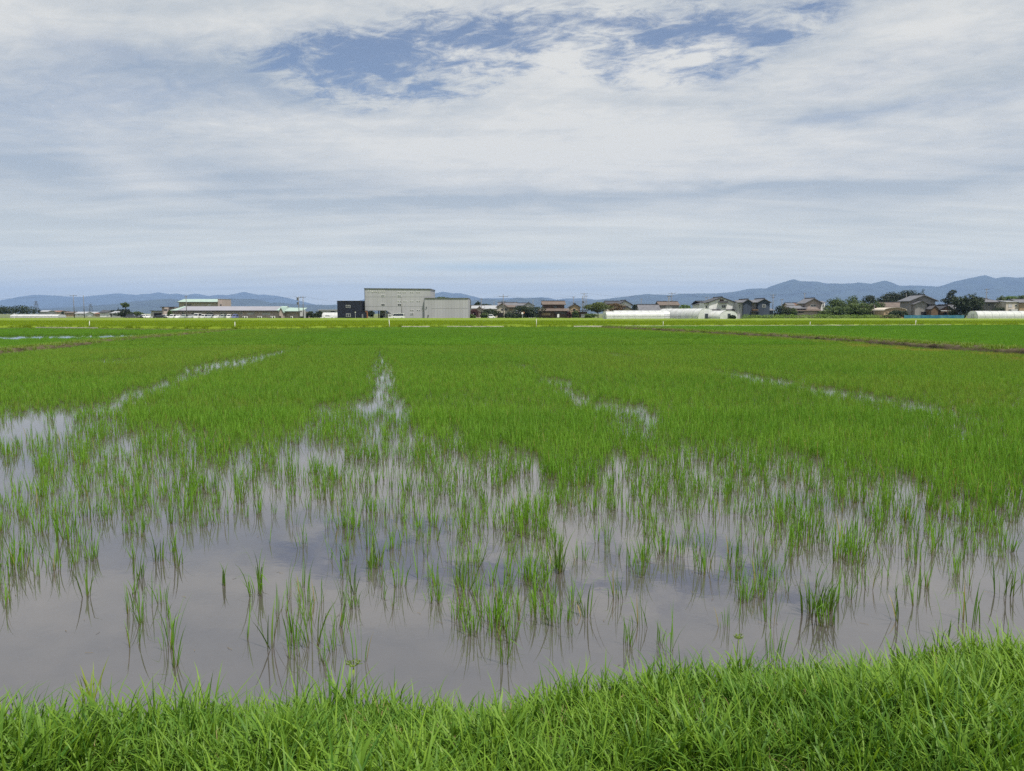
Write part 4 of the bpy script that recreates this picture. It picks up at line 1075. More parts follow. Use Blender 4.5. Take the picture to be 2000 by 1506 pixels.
tun_end('big white arched greenhouse with its open end facing the field', 1380, 230, 41, 3.45, 19, 118)
tun_end('shorter arched greenhouse with a bush in its open doorway', 1424, 229, 53 * .98, 2.8, 13, 124, 6)
tunnel('long white rounded polytunnel at the right edge of the view', (XU(1911, 240), 243, 0), R(1.0), 30, 5.4, 2.75, 14, shoulder=.35)
tunnel('low white tunnels roof behind the far left field', (XU(14, 345), 350, 0), R(-1.5), 22, 6, 1.5, 8)
tunnel('silver grey arched shed tunnel left of the navy building', (XU(629, 285), 288, 0), R(0), 6.0, 6.5, 2.3, 5, shoulder=.2)

# ------------------------------------------------------------------ utility poles, wires, masts
POLES = {}


def pole(key, label, u, vtop, Y, arms=((1.2, .4),), tf=None, lean=0.0, r0=.17, vbase=None, name='utility_pole'):
    H = ZV(vtop, Y); x = XU(u, Y)
    root = thing(name, label, 'pole', (x, Y, -.1), 0.0, 'utility poles of the village')
    top = Vector((lean, 0, H + .1))
    MB().tube((0, 0, 0), top, r0, r0 * .62, 8).build('shaft', M_pole, root, True)
    ends = []
    for k_, (half, drop) in enumerate(arms):
        z = H + .1 - drop; xx = lean * z / (H + .1)
        am = MB().box(xx - half, xx + half, -.07, .07, z - .07, z + .07).build('crossarm', M_steel, root)
        for sx in (-.92, 0.0, .92):
            MB().tube((xx + sx * half, -.0, z + .07), (xx + sx * half, 0, z + .35), .07, .04, 6).build('insulator', M_curtain, am)
        if not ends: ends = [Vector((x + xx + sx * half, Y, z - .1 + .35)) for sx in (-.92, .92)]
    if tf:
        for zz in tf:
            MB().tube((lean - .42, 0, H - zz - .9), (lean - .42, 0, H - zz), .28, .28, 10).build('transformer', M_steel, root)
    POLES[key] = ends or [Vector((x + lean, Y, H - .3))]
    return root


pole('a', 'tall pole with a wide top arm, left of the pair beside the far houses', 145, 576, 330, ((1.5, .3),))
pole('b', 'tall bare pole, right of the pair beside the far houses', 164.5, 576.5, 325, ())
pole('c', 'dark pole standing among the cars before the long building', 364.5, 577, 284, ((.5, .5),))
pole('d', 'pole carrying transformers at the right end of the long building', 584, 579, 272, ((.9, .4),), tf=(.4, 1.9))
pole('e', 'pole just right of the transformer pole', 592.5, 578, 270, ((.9, .5),))
pole('f', 'slim pole against the grey wall beside the white van', 784.7, 580.5, 268, (), r0=.14)
pole('g', 'pole at the right end of the grey building', 918, 583, 284, ((.5, 1.0),))
pole('h', 'pole standing in the dark bush left of the cream house', 940, 582, 290, ((.5, .4),))
pole('i', 'pole with two crossarms in front of the cream house', 983, 574.5, 294, ((1.7, .9), (.9, 2.8)))
pole('j', 'thin far pole above the wide tiled roof', 965, 588, 360, ())
pole('k', 'thin pole left of the brown house roof', 1041, 585, 350, ())
pole('l', 'leftmost of the pole cluster by the tan gabled house', 1120, 579, 330, ((.6, .3),))
pole('m', 'stout middle pole of the cluster right of the tan gabled house', 1137.5, 578, 320, (), r0=.2)
pole('n', 'tallest pole with side arm right of the tan gabled house', 1140.5, 572, 316, ((1.4, .4),), tf=(3.2,))
pole('o', 'shorter pole, rightmost of the cluster by the tan gabled house', 1144.5, 577, 335, ((.9, .3),))
pole('p', 'far pole with short arm above the long tiled roof', 1252, 583, 360, ((.6, .3),))
pole('q', 'slanting pole before the grey two storey house', 1298, 578, 296, ((.6, .2),), lean=1.6, r0=.13)
pole('r', 'upright pole beside the slanting pole', 1306.5, 578, 298, ((.9, .3),))
pole('s', 'tall pole with a wide double arm above the grey two storey house', 1311.5, 571, 330, ((1.5, .5), (.7, 1.6)))
pole('t', 'pole in front of the left side of the big white gable', 1383.5, 579.5, 290, (), r0=.11)
pole('u', 'small far pole between white house and white gable', 1378, 580, 360, ((.6, .3),))
pole('v', 'tall pole right of the slate blue house', 1509, 574.5, 285, ((1.1, .4), (.7, 1.2)))
pole('w', 'shorter pole right of the slate blue house', 1526.5, 584, 320, ((.6, .3),))
pole('x', 'pole left of the pale pink two storey house', 1570.5, 572, 305, ((.6, .3),))
pole('y', 'grey pole standing before the dark wood', 1768.5, 573, 296, (), r0=.13)
pole('z', 'pale pole rising above the old shed', 1707, 595, 272, (), r0=.13)
pole('aa', 'pole rising behind the two tier grey roof', 1924.5, 563.5, 310, ((1.0, .4), (.6, 1.6)))


def wire(label, p, q_, sag):
    cu = MB(); n_ = 14; pts = []
    for i in range(n_ + 1):
        f = i / n_; pt = p.lerp(q_, f); pt.z -= sag * 4 * f * (1 - f); pts.append(pt)
    vs, fs = [], []
    for i, pt in enumerate(pts):
        for a in (90, 210, 330): vs.append((pt.x, pt.y + .022 * math.cos(R(a)), pt.z + .022 * math.sin(R(a))))
    for i in range(n_):
        for j in range(3): fs.append((i * 3 + j, i * 3 + (j + 1) % 3, i * 3 + 3 + (j + 1) % 3, i * 3 + 3 + j))
    o = mesh_obj('power_cable', vs, fs, M_wire); tag(o, label, 'cable', 'overhead cables')


wire('overhead cable between the transformer pole and its neighbour', POLES['d'][-1], POLES['e'][0], .3)
wire('overhead cable from the poles by the long building to the navy building', POLES['e'][-1], P(705, 588, 280), .9)
wire('overhead cable running left from the transformer pole over the long building', POLES['d'][0], POLES['c'][-1], 1.2)
wire('overhead cable leading out of view from the tall left pole', POLES['a'][0], P(-120, 584, 340), .8)
wire('overhead cable from the cream house pole to the pole cluster', POLES['i'][-1], POLES['l'][0], 1.0)
wire('overhead cable from the grey building pole to the cream house pole', POLES['g'][-1], POLES['i'][0], .6)
wire('overhead cable from the pole cluster over the round tree', POLES['n'][-1], POLES['s'][0], 1.6)
wire('overhead cable from the wide double arm pole to the white gable', POLES['s'][-1], POLES['v'][0], 1.7)
wire('overhead cable between the poles right of the slate blue house', POLES['v'][-1], POLES['x'][0], .5)
wire('overhead cable from the pink house pole across to the dark wood', POLES['x'][-1], P(1770, 577, 300), 1.1)
wire('overhead cable leading right from the pole behind the two tier roof', POLES['aa'][-1], P(2090, 571, 310), .8)


def pylon(label, u, vtop, Y, wd):
    H = ZV(vtop, Y); root = thing('pylon', label, 'pylon', (XU(u, Y), Y, 0), 0.2, 'lattice pylons')
    for sx in (-1, 1):
        for sy in (-1, 1):
            MB().tube((sx * wd, sy * wd, -.3), (sx * wd * .12, sy * wd * .12, H), .28, .16, 4).build('leg', M_steel, root)
    lev = [i / 8 for i in range(9)]
    for i in range(8):
        for sy in (-1, 1):
            a, bq = wd * (1 - .88 * lev[i]), wd * (1 - .88 * lev[i + 1])
            MB().tube((-a, sy * a, H * lev[i]), (bq, sy * bq, H * lev[i + 1]), .11, n=4).build('brace', M_steel, root)
            MB().tube((a, sy * a, H * lev[i]), (-bq, sy * bq, H * lev[i + 1]), .11, n=4).build('brace', M_steel, root)
    for z, h_ in ((.72, .9), (.84, .8), (.95, .6)):
        MB().box(-wd * h_, wd * h_, -.15, .15, H * z, H * z + .5).build('crossarm', M_steel, root)


pylon('nearer lattice pylon before the left mountains', 71.5, 588, 1250, 4.5)
pylon('smaller lattice pylon right of the two tall poles', 177.5, 593, 1500, 4.5)
root = thing('mast', 'thin mast rising from the trees at the far left', 'mast', (XU(44.5, 500), 500, 0)); MB().tube((0, 0, 0), (0, 0, ZV(596, 500)), .25, .1, 6).build('shaft', M_steel, root)
MB().box(-.8, .8, -.06, .06, ZV(598, 500), ZV(598, 500) + .15).build('crossarm', M_steel, root)

# white posts along the far field edge
M_postw = mat('weathered_white_paint', (.58, .58, .55), .6, .12, 2.0)
for (u, v0, v1, r_, tl, lb) in [(173, 623.3, 637.8, .085, .06, 'white post at the far edge of the left paddy'), (457.5, 624, 639, .085, .04, 'white post where the left levee meets the far verge'), (760.5, 623.3, 639.6, .085, -.05, 'white post before the grey building'),
                         (1047.8, 623, 640, .07, 0.0, 'thin white post before the brown house'), (1295.6, 625.8, 637.5, .065, 0.0, 'white post before the polytunnels'), (1583, 626.6, 636.5, .07, 0.0, 'short white post before the tall green weeds'), (1789, 624.3, 636.6, .085, .05, 'white post before the blue netting'), (27, 617.5, 624.5, .1, 0.0, 'small far white post near the left edge')]:
    Y = float(lerp_line(FARL, XU(u, 110.0), 0)) + 3.0 if v1 > 630 else 230.0
    r_ *= .48
    zb = ZV(v1, Y); H = ZV(v0, Y) - max(zb, 0); root = thing('white_post', lb, 'post', (XU(u, Y), Y, 0), 0.0, 'white posts along the field edges')
    MB().tube((0, 0, -.1), (tl, 0, H), r_, r_, 10).build('shaft', M_postw, root, True); MB().tube((tl, 0, H), (tl * 1.05, 0, H + .07), r_ * 1.25, r_ * .9, 10).build('cap', M_whitep, root)

# convex road mirror, lamp, netting, small machines
Y = 282; root = thing('road_mirror', 'round convex road mirror on a pale pole before the dark shrubs', 'mirror', (XU(1020.5, Y), Y, 0)); H = ZV(611.8, Y)
MB().tube((0, 0, -.1), (0, 0, H + .2), .07, .07, 8).build('pole', W_lgrey, root)
for i_, (rr, yy, m_) in enumerate(((.44, -.10, W_orange), (.37, -.19, M_whitep))):
    MB().tube((-.05, yy, H), (-.05, yy + .1, H), rr, rr * 1.02, 18).build('mirror_rim' if i_ == 0 else 'mirror_face', m_, root)
MB().box(.25, .75, -.15, -.02, H - .05, H + .5).build('hood', W_orange, root)
Y = 264; root = thing('street_lamp', 'small lamp with a pale head beside the navy building', 'lamp', (XU(694, Y), Y, 0)); H = ZV(611, Y)
MB().tube((0, 0, -.1), (0, 0, H), .06, .05, 8).build('pole', W_lgrey, root); MB().box(-.16, .16, -.16, .16, H, H + .4).build('lamp_head', M_whitep, root); MB().box(-.22, .22, -.22, .22, H + .4, H + .48).build('cap', M_darktrim, root)
M_net = mat('blue_netting', (.035, .16, .30), .8, .35, .7, (.10, .25, .36), trans=.4)
root = thing('blue_net_fence', 'long blue netting fence before the old farmhouse', 'fence', (XU(1766, 243), 243, 0)); Lf = XU(1884, 243) - XU(1766, 243)
for i_ in range(8):
    x0, x1 = Lf * i_ / 7, Lf * (i_ + 1) / 7
    MB().tube((x0, 0, -.1), (x0, 0, 1.6), .03, n=6).build('post', M_steel, root)
    if i_ < 7:
        V = []; n_ = 7
        for j in range(n_):
            f = j / (n_ - 1); xx = x0 + .03 + (x1 - x0 - .06) * f; sg = .10 * math.sin(math.pi * f)
            V += [(xx, .03 * math.sin(j * 2.1 + i_), .12), (xx, .05 * math.sin(j * 1.3 + i_), .8), (xx, .02, 1.48 - sg)]
        mesh_obj('net_panel', V, [(3 * j + a, 3 * j + 3 + a, 3 * j + 4 + a, 3 * j + 1 + a) for j in range(n_ - 1) for a in range(2)], M_net, root, True)
for u, lb in ((476, 'leftmost of the white air conditioner units on the pink wall'), (481, 'second white air conditioner unit from the left on the pink wall'), (505, 'third white air conditioner unit, below the wall panels'), (509, 'fourth white air conditioner unit on the pink wall'), (530, 'fifth white air conditioner unit on the pink wall'), (535, 'sixth white air conditioner unit, left of the small gable'), (569.5, 'white air conditioner unit before the right hand wing')):
    Y = 288.5; root = thing('air_conditioner', lb, 'machine', (XU(u, Y), Y, 0), 0, 'air conditioner units along the pink wall')
    MB().box(-.42, .42, -.2, .2, .15, .95).build('casing', M_whitep, root); MB().tube((-.08, -.2, .55), (-.08, -.23, .55), .3, .3, 14).build('fan_grille', M_darktrim, root)
    for sx in (-.3, .3): MB().box(sx - .06, sx + .06, -.18, .18, -.02, .15).build('foot', M_conc, root)
root = thing('vending_machine', 'white cabinet under the slanting wall of the grey building', 'cabinet', (XU(761, 271), 271.2, 0)); MB().box(-.55, .55, 0, .7, 0, 1.75).build('body', M_whitep, root); MB().box(-.4, .4, -.03, .02, .9, 1.6).build('front_panel', M_curtain, root)
root = thing('black_container', 'black container in the open passage of the grey building', 'container', (XU(744.5, 274), 274, 0)); MB().box(-.55, .55, 0, .9, .1, 1.1).build('body', M_shade, root); MB().box(-.6, .6, -.05, .95, 1.1, 1.2).build('lid', M_darktrim, root)

# ------------------------------------------------------------------ cars
def car(label, u, Y, kind, colour, rz, zb=0.0):
    """local x = length (front +x)"""
    L, Wd, H = {'sedan': (4.4, 1.7, 1.42), 'kei': (3.4, 1.48, 1.65), 'van': (4.6, 1.75, 2.0), 'wagon': (4.5, 1.72, 1.55)}[kind]
    root = thing('parked_car', label, 'van' if kind == 'van' else 'car', (XU(u, Y), Y, zb), R(rz), 'parked cars of the village')
    h = L / 2
    if kind == 'sedan': low = [(-h, .45), (-h + .05, .85), (-.9, .92), (1.0, .9), (h - .1, .75), (h, .5)]; cab = [(-1.45, .9), (-.95, H - .05), (.35, H), (1.15, .88)]
    elif kind == 'wagon': low = [(-h, .45), (-h + .03, .9), (-.9, .95), (1.0, .93), (h - .1, .78), (h, .5)]; cab = [(-h + .12, .93), (-h + .45, H - .04), (.4, H), (1.2, .9)]
    elif kind == 'kei': low = [(-h, .42), (-h + .02, .9), (-.5, .95), (.9, .93), (h - .05, .85), (h, .5)]; cab = [(-h + .06, .93), (-h + .2, H - .03), (.55, H), (1.12, .92)]
    else: low = [(-h, .42), (-h + .02, 1.0), (-.5, 1.05), (1.4, 1.02), (h - .06, .9), (h, .5)]; cab = [(-h + .05, 1.03), (-h + .14, H - .03), (1.35, H), (h - .25, 1.0)]
    pl_ = low + [(h, .28), (-h, .28)]
    bm_ = MB()

    def loft(poly, w0, w1, zlo, zhi):
        n_ = len(poly); vs = []
        for sgn in (-1, 1):
            for x_, z_ in poly:
                f = 0 if zhi <= zlo else max(0, min(1, (z_ - zlo) / (zhi - zlo))); vs.append((x_, sgn * (w0 + (w1 - w0) * f), z_))
        return vs, [tuple(range(n_))[::-1], tuple(range(n_, 2 * n_))] + [(i, (i + 1) % n_, n_ + (i + 1) % n_, n_ + i) for i in range(n_)]
    vs, fs = loft(pl_, Wd / 2, Wd / 2 * .97, .5, .95); MB().add(vs, fs).build('body', colour, root)
    vs, fs = loft(cab, Wd / 2 * .95, Wd / 2 * .80, .9, H); MB().add(vs, fs).build('roof', colour, root)
    # glass band set slightly proud of the cabin
    zl, zh = .97 if kind != 'van' else 1.1, H - .13

    def xat(z, side):
        p = cab if side > 0 else cab
        if side < 0: (x0, z0), (x1, z1) = cab[0], cab[1]
        else: (x0, z0), (x1, z1) = cab[3], cab[2]
        return x0 + (x1 - x0) * (z - z0) / (z1 - z0)

    def wat(z): return Wd / 2 * (.95 - .15 * max(0, min(1, (z - .9) / (H - .9))))
    for sgn in (-1, 1):
        e = .012 * sgn
        xs4 = [(xat(zl, -1) + .18, zl), (xat(zl, 1) - .2, zl), (xat(zh, 1) - .12, zh), (xat(zh, -1) + .14, zh)]
        mesh_obj('side_window', [(x_, sgn * wat(z_) + e, z_) for x_, z_ in xs4], [(0, 1, 2, 3)], M_glass, root)
        nm = 'windscreen' if sgn > 0 else 'rear_window'
        mesh_obj(nm, [(xat(z_, sgn) + sgn * .015, y_ * wat(z_) * .9, z_) for z_, y_ in ((zl, -1), (zl, 1), (zh, 1), (zh, -1))], [(0, 1, 2, 3)], M_glass, root)
        for y_ in (-.62, .62):
            MB().box(sgn * h - .02, sgn * h + .03, y_ * Wd / 1.7 - .14, y_ * Wd / 1.7 + .14, .6, .74).build('headlight' if sgn > 0 else 'tail_light', M_frame if sgn > 0 else W_orange, root)
        for xx in (-h * .62, h * .62):
            wh = MB().tube((xx, sgn * (Wd / 2 - .18), .3), (xx, sgn * (Wd / 2 + .02), .3), .30, .30, 12).build('wheel', M_tyre, root)
            MB().tube((xx, sgn * (Wd / 2 + .0), .3), (xx, sgn * (Wd / 2 + .03), .3), .18, .18, 10).build('rim', M_rim, wh)
    return root


C_w = mat('white_car_paint', (.74, .74, .73), .25, .03, .5, spec=.5); C_s = mat('silver_car_paint', (.42, .44, .45), .25, .03, .5, spec=.5); C_k = mat('black_car_paint', (.012, .012, .014), .15, .05, .5, spec=.6)
C_g = mat('dark_grey_car_paint', (.06, .062, .07), .2, .05, .5, spec=.6); C_b = mat('pale_blue_car_paint', (.16, .18, .40), .25, .05, .5, spec=.5); C_gr = mat('grey_green_car_paint', (.36, .40, .36), .25, .03, .5, spec=.5)
for (lb, u, Y, kd, cl, rz) in [('dark grey car parked under the lone tree, leftmost of the cars', 258, 296, 'wagon', C_g, 12), ('black car second from the left, right of the lone tree', 272, 300, 'sedan', C_k, -50), ('white car with rear to the field, left of the garage', 281, 303, 'wagon', C_w, -80), ('white car just left of the open garage', 290, 305, 'sedan', C_w, -75),
                              ('long black car side on before the open garage', 312, 285, 'sedan', C_k, 6), ('white car nosing out from behind the long black car', 325, 290, 'wagon', C_w, -35), ('white box shaped small car at the left end of the row of cars', 337, 284, 'kei', C_w, -90), ('low white car between the box shaped car and the dark pole', 349, 285, 'sedan', C_w, -86),
                              ('dark windowed silver car just left of the dark pole', 360.5, 284, 'wagon', C_gr, -95), ('silver car just right of the dark pole', 374, 286, 'sedan', C_s, -88), ('tall white van in the middle of the row of cars', 386.5, 283, 'van', C_w, -90), ('small white car right of the tall van', 398.5, 283, 'kei', C_w, -100),
                              ('silver estate car in the row before the long building', 411, 284, 'wagon', C_s, -90), ('white car with lit rear lamps before the glazed door', 424.5, 283, 'sedan', C_w, 90), ('grey green car right of the glazed door', 435.5, 284, 'kei', C_gr, -90), ('white small car left of the pale blue car', 447.5, 283, 'kei', C_w, -82),
                              ('pale blue car at the right end of the row of cars', 459, 282, 'kei', C_b, -90), ('white car side on left of the navy building', 641.5, 266, 'sedan', C_w, 3), ('white van parked before the stair of the grey building', 777.5, 264, 'van', C_w, 178), ('white car parked askew by the dark bushes left of the cream house', 957.5, 286, 'kei', C_w, 30)]:
    car(lb, u, Y, kd, cl, rz)

# ------------------------------------------------------------------ trees, bushes
LEAF = {}


def foliage_mat(key, ca, cb):
    if key not in LEAF: LEAF[key] = leaf_mat('foliage_' + key, ca, cb, None, trans=.2, rough=.6, spec=.25, instancer=False)
    return LEAF[key]


KINDS = {'weed': ((.105, .185, .028), (.180, .265, .045)), 'dark': ((.012, .022, .009), (.032, .050, .016)), 'mid': ((.034, .062, .014), (.085, .122, .028)), 'olive': ((.055, .078, .022), (.110, .135, .040)), 'bright': ((.070, .130, .025), (.135, .205, .045)), 'purple': ((.050, .020, .022), (.095, .040, .035)), 'rust': ((.10, .055, .03), (.13, .10, .045)), 'pine': ((.012, .022, .013), (.032, .046, .022))}


def cards(blobs, n, size, r_, flat=0.0):
    """leaf clumps: small tilted quads spread through the outer part of each blob"""
    V = np.zeros((n * 4, 3)); A = np.zeros(n * 4); vol = np.array([bq[1][0] * bq[1][1] * bq[1][2] for bq in blobs]) ** .67
    pick = r_.choice(len(blobs), n, p=vol / vol.sum())
    c = np.array([bq[0] for bq in blobs])[pick]; s = np.array([bq[1] for bq in blobs])[pick]
    d = r_.normal(0, 1, (n, 3)); d /= np.linalg.norm(d, axis=1)[:, None]
    rad = (.55 + .5 * r_.random(n) ** .6)[:, None]
    p = c + d * s * rad
    nr = d + r_.normal(0, .55, (n, 3)); nr[:, 2] += .35; nr /= np.linalg.norm(nr, axis=1)[:, None]
    a = np.cross(nr, np.array([.3, .2, 1.0])); a /= np.linalg.norm(a, axis=1)[:, None] + 1e-6; bb = np.cross(nr, a)
    th = r_.random(n) * 6.283; a2 = a * np.cos(th)[:, None] + bb * np.sin(th)[:, None]; b2 = np.cross(nr, a2)
    sz = size * r_.uniform(.6, 1.35, n)[:, None]
    V[0::4] = p - a2 * sz; V[1::4] = p + b2 * sz * .55; V[2::4] = p + a2 * sz; V[3::4] = p - b2 * sz * .55
    rn = np.clip(r_.random(n) * .6 + .4 * ((pick * 37 % 11) / 10.0), 0, 1); A[:] = np.repeat(rn, 4)
    return V, A


def crown_obj(name, blobs, n, size, key, parent, r_):
    V, A = cards(blobs, n, size, r_)
    me = bpy.data.meshes.new(name); k = n
    me.vertices.add(4 * k); me.vertices.foreach_set('co', V.astype(np.float32).ravel())
    me.loops.add(4 * k); me.loops.foreach_set('vertex_index', np.arange(4 * k, dtype=np.int32))
    me.polygons.add(k); me.polygons.foreach_set('loop_start', np.arange(0, 4 * k, 4, dtype=np.int32)); me.polygons.foreach_set('loop_total', np.full(k, 4, np.int32))
    me.update(); me.validate()
    at = me.attributes.new('rnd', 'FLOAT', 'POINT'); at.data.foreach_set('value', A.astype(np.float32))
    me.materials.append(foliage_mat(key, *KINDS[key]))
    return link(bpy.data.objects.new(name, me), parent)


def tree(label, u, vtop, wpx, Y, key, vlow=None, form='round', seed=0, dens=1.0, name='tree', zb=0.0, cat='tree', group='trees and shrubs of the village', lean=0.0):
    r_ = np.random.default_rng(1000 + seed); H = ZV(vtop, Y); Wm = wpx * Y / F * (1.28 if form == 'round' else 1.1); zl = .15 * H if vlow is None else max(.1, ZV(vlow, Y))
    root = thing(name, label, cat, (XU(u, Y), Y, zb), 0.0, group)
    tr_ = MB(); tr = max(.06, .035 * H)
    tr_.tube((0, 0, -.1), (lean * .5, 0, max(zl, H * .3) * 1.05), tr, tr * .7, 7)
    blobs = []; ch = H - zl
    if form == 'round':
        k = max(6, int(17 * dens))
        for i in range(k):
            a = r_.random() * 6.283; rr = .72 * math.sqrt(r_.random()); zf = r_.uniform(.16, .84); rw = math.sin(math.pi * min(1, .22 + zf * .72)) ** .6
            s = r_.uniform(.13, .30)
            blobs.append(((Wm / 2 * rr * rw * math.cos(a) * 1.1 + lean * zf, Wm / 2 * .8 * rr * rw * math.sin(a), zl + ch * zf), (Wm * s * .75, Wm * s * .7, max(.3, ch * s * .72))))
        blobs.append(((lean * .5, 0, zl + ch * .5), (Wm * .33, Wm * .3, ch * .36)))
        blobs.append(((lean, 0, zl + ch * .82), (Wm * .16, Wm * .16, ch * .18)))
    elif form == 'cone':
        k = 10
        for i in range(k):
            f = i / (k - 1); w_ = Wm / 2 * (1 - f) ** .75 + .12 * Wm
            for _ in range(3 if f < .7 else 1):
                a = r_.random() * 6.283; blobs.append(((w_ * .5 * math.cos(a), w_ * .5 * math.sin(a), zl + ch * (f * .90 + .04)), (w_ * .62, w_ * .62, ch * .085)))
    elif form == 'tiers':
        for i in range(9):
            f = i / 8; a = r_.random() * 6.283; w_ = Wm / 2 * (1 - .55 * f); o_x = r_.uniform(-.5, .5) * w_
            blobs.append(((o_x, r_.uniform(-.3, .3) * w_, zl + ch * (.05 + .88 * f)), (w_ * r_.uniform(.45, .8), w_ * .5, ch * r_.uniform(.06, .10))))
        blobs.append(((0, 0, zl + ch * .45), (Wm * .28, Wm * .28, ch * .3)))
    else:  # hedge: long and low
        k = max(5, int(Wm / (ch * .8)))
        for i in range(k):
            x = -Wm / 2 + Wm * (i + .5) / k; h_ = ch * r_.uniform(.7, 1.0)
            blobs.append(((x, r_.uniform(-.3, .3), zl + h_ * .45), (Wm / k * .85, ch * .45, h_ * .5)))
    # limbs reach into the clumps, all one piece with the trunk
    st = Vector((lean * .5, 0, max(zl, H * .3)))
    for bq in blobs[:6]: tr_.tube(st + Vector((0, 0, -.1)), Vector(bq[0]), tr * .5, tr * .15, 5)
    tr_.build('trunk', M_bark, root)
    n_ = int(np.clip(700 + 26 * dens * (Wm * ch), 500, 4200)); size = .16 + .020 * Y / 100 + .010 * Wm
    crown_obj('crown', blobs, n_, size * .9, key, root, r_)
    return root


TREES = [('lone tree with a small high crown above dark shrubs', 246, 590.5, 14, 300, 'mid', 601, 'round'), ('dark rounded shrub under the lone tree', 246, 603, 34, 301, 'dark', 622.5, 'round'), ('olive shrub right of the lone tree', 270, 608, 22, 304, 'mid', 622.5, 'round'),
         ('small shrub before the entrance block', 332, 606, 12, 286, 'mid', 622.5, 'round'), ('dark spreading shrub right of the transformer poles', 606, 608, 26, 296, 'dark', 622.5, 'round'), ('dark shrub beside the silver shed', 624, 607, 16, 298, 'dark', 622.5, 'round'),
         ('small tree between navy and grey buildings', 708, 594, 16, 300, 'olive', 622.5, 'round'), ('trees seen over the lower wing of the grey building', 860, 580, 40, 330, 'mid', 590, 'round'), ('dark tree behind the right corner of the grey building', 915, 584, 10, 312, 'dark', 606, 'round'),
         ('tree seen through the open passage of the grey building', 724, 606, 14, 310, 'dark', 622.5, 'round'),
         ('purple leaved tree right of the grey building', 925, 604, 20, 286, 'purple', 622.5, 'round'), ('low green shrub under the purple tree', 921, 614, 14, 283, 'mid', 622.5, 'round'), ('dark rounded tree left of the cream house', 957, 602.5, 40, 290, 'dark', 622.5, 'round'), ('small shrub at the foot of the pole', 946, 611, 14, 284, 'mid', 622.5, 'round'), ('conical tree top behind the pale roofs', 934, 588, 13, 345, 'dark', 598, 'cone'), ('small trees behind the pale blue roof', 948, 594, 22, 350, 'dark', 600, 'round'),
         ('large dark green shrub between cream and brown houses', 1028, 598, 58, 290, 'dark', 622.5, 'round'), ('dark clipped hedge right of the cream house', 1006, 611, 34, 285, 'dark', 622.5, 'hedge'), ('dark shrub below the road mirror', 1040, 608, 28, 288, 'dark', 622.5, 'round'), ('dark reddish shrub at the corner of the brown house', 1112, 608, 10, 288, 'purple', 622.5, 'round'), ('narrow green tree left of the low dark shed', 1123, 606, 12, 284, 'mid', 622.5, 'round'),
         ('round olive tree with a forked trunk left of the polytunnels', 1168, 590, 50, 280, 'olive', 611, 'round'), ('rust tinged tree right of the round olive tree', 1202, 592, 30, 288, 'rust', 608, 'round'), ('low dark shrub under the round olive tree', 1154, 612, 24, 277, 'mid', 622.5, 'round'), ('dark tree between pale house and long tiled roof', 1242, 594, 18, 330, 'dark', 606, 'round'),
         ('pale green bamboo clump behind the greenhouses', 1338, 595, 26, 330, 'bright', 607, 'round'), ('bush standing in the doorway of the shorter greenhouse', 1432, 616, 13, 226, 'dark', 622.5, 'round'),
         ('dark bush right of the slate blue house', 1524, 597, 34, 284, 'dark', 622.5, 'round'), ('dark shrub left of the pale pink house', 1548, 601, 14, 286, 'mid', 622.5, 'round'), ('green shrub before the pale pink house', 1605, 607, 18, 280, 'mid', 622.5, 'round'),
         ('bushy tree right of the pale pink house', 1634, 580, 44, 285, 'mid', 622.5, 'round'), ('tall bushy tree in the middle of the shrubs', 1668, 577, 36, 290, 'mid', 622.5, 'round'), ('round dark tree standing above the shrubs', 1696, 576.5, 27, 315, 'dark', 606, 'round'), ('yellow green shrub below the bushy trees', 1634, 598, 58, 276, 'mid', 622.5, 'round'), ('mid green shrub below the tall bushy tree', 1683, 591, 58, 278, 'mid', 622.5, 'round'), ('light shrub beside the round dark tree', 1713, 587, 30, 300, 'mid', 622.5, 'round'),
         ('left end tree of the dark wood', 1727, 574, 36, 325, 'pine', 604, 'round'), ('second tree of the dark wood', 1744, 569, 36, 330, 'pine', 604, 'round'), ('middle tree of the dark wood with a pointed top', 1766, 566, 38, 332, 'dark', 604, 'round'), ('fourth tree of the dark wood', 1785, 567, 34, 328, 'pine', 602, 'round'), ('right end tree of the dark wood above the farmhouse', 1801, 564, 24, 330, 'dark', 602, 'cone'), ('dark bush before the arched roof shed', 1752, 605, 38, 262, 'dark', 622.5, 'round'), ('olive weed clump at the left end of the blue netting', 1742, 614, 30, 256, 'olive', 622.5, 'round'),
         ('tall pine with tiered branches behind the dark gabled house', 1857, 567, 42, 300, 'pine', 606, 'tiers'), ('big dark bushy conifer left of the white polytunnel', 1893, 574, 56, 262, 'dark', 622.5, 'round'), ('pointed top of the dark conifer', 1902, 571.5, 24, 264, 'dark', 606, 'cone'), ('left shoulder of the dark conifer group', 1884, 577, 18, 264, 'dark', 606, 'cone'), ('green shrub in front of the dark gabled house', 1862, 607, 16, 266, 'mid', 622.5, 'round'),
         ('dark shrub right of the two tier roofed house', 1948, 600, 26, 284, 'dark', 622.5, 'round'), ('light green tree behind the two tier roof', 1955, 577, 16, 330, 'olive', 598, 'round'), ('bamboo clump behind the cream house', 1976, 578, 30, 335, 'bright', 594, 'round'), ('dark tree top at the right edge behind the cream house', 1996, 576, 16, 325, 'mid', 594, 'round'), ('yellowish shrub between two tier roof and cream house', 1957, 592, 12, 296, 'olive', 604, 'round'),
         ('lone conical tree in the far town', 231, 600, 8, 420, 'dark', 622.5, 'cone'), ('small dark tree beside the conical tree', 221, 605, 10, 425, 'dark', 622.5, 'round'), ('tiny dark tree right of the nearer pylon', 77, 605, 5, 520, 'dark', 611, 'round'), ('tiny dark tree left of the nearer pylon', 67, 605, 5, 530, 'dark', 611, 'cone'), ('small dark tree before the far houses by the poles', 122, 607.5, 5, 480, 'dark', 622.5, 'round')]
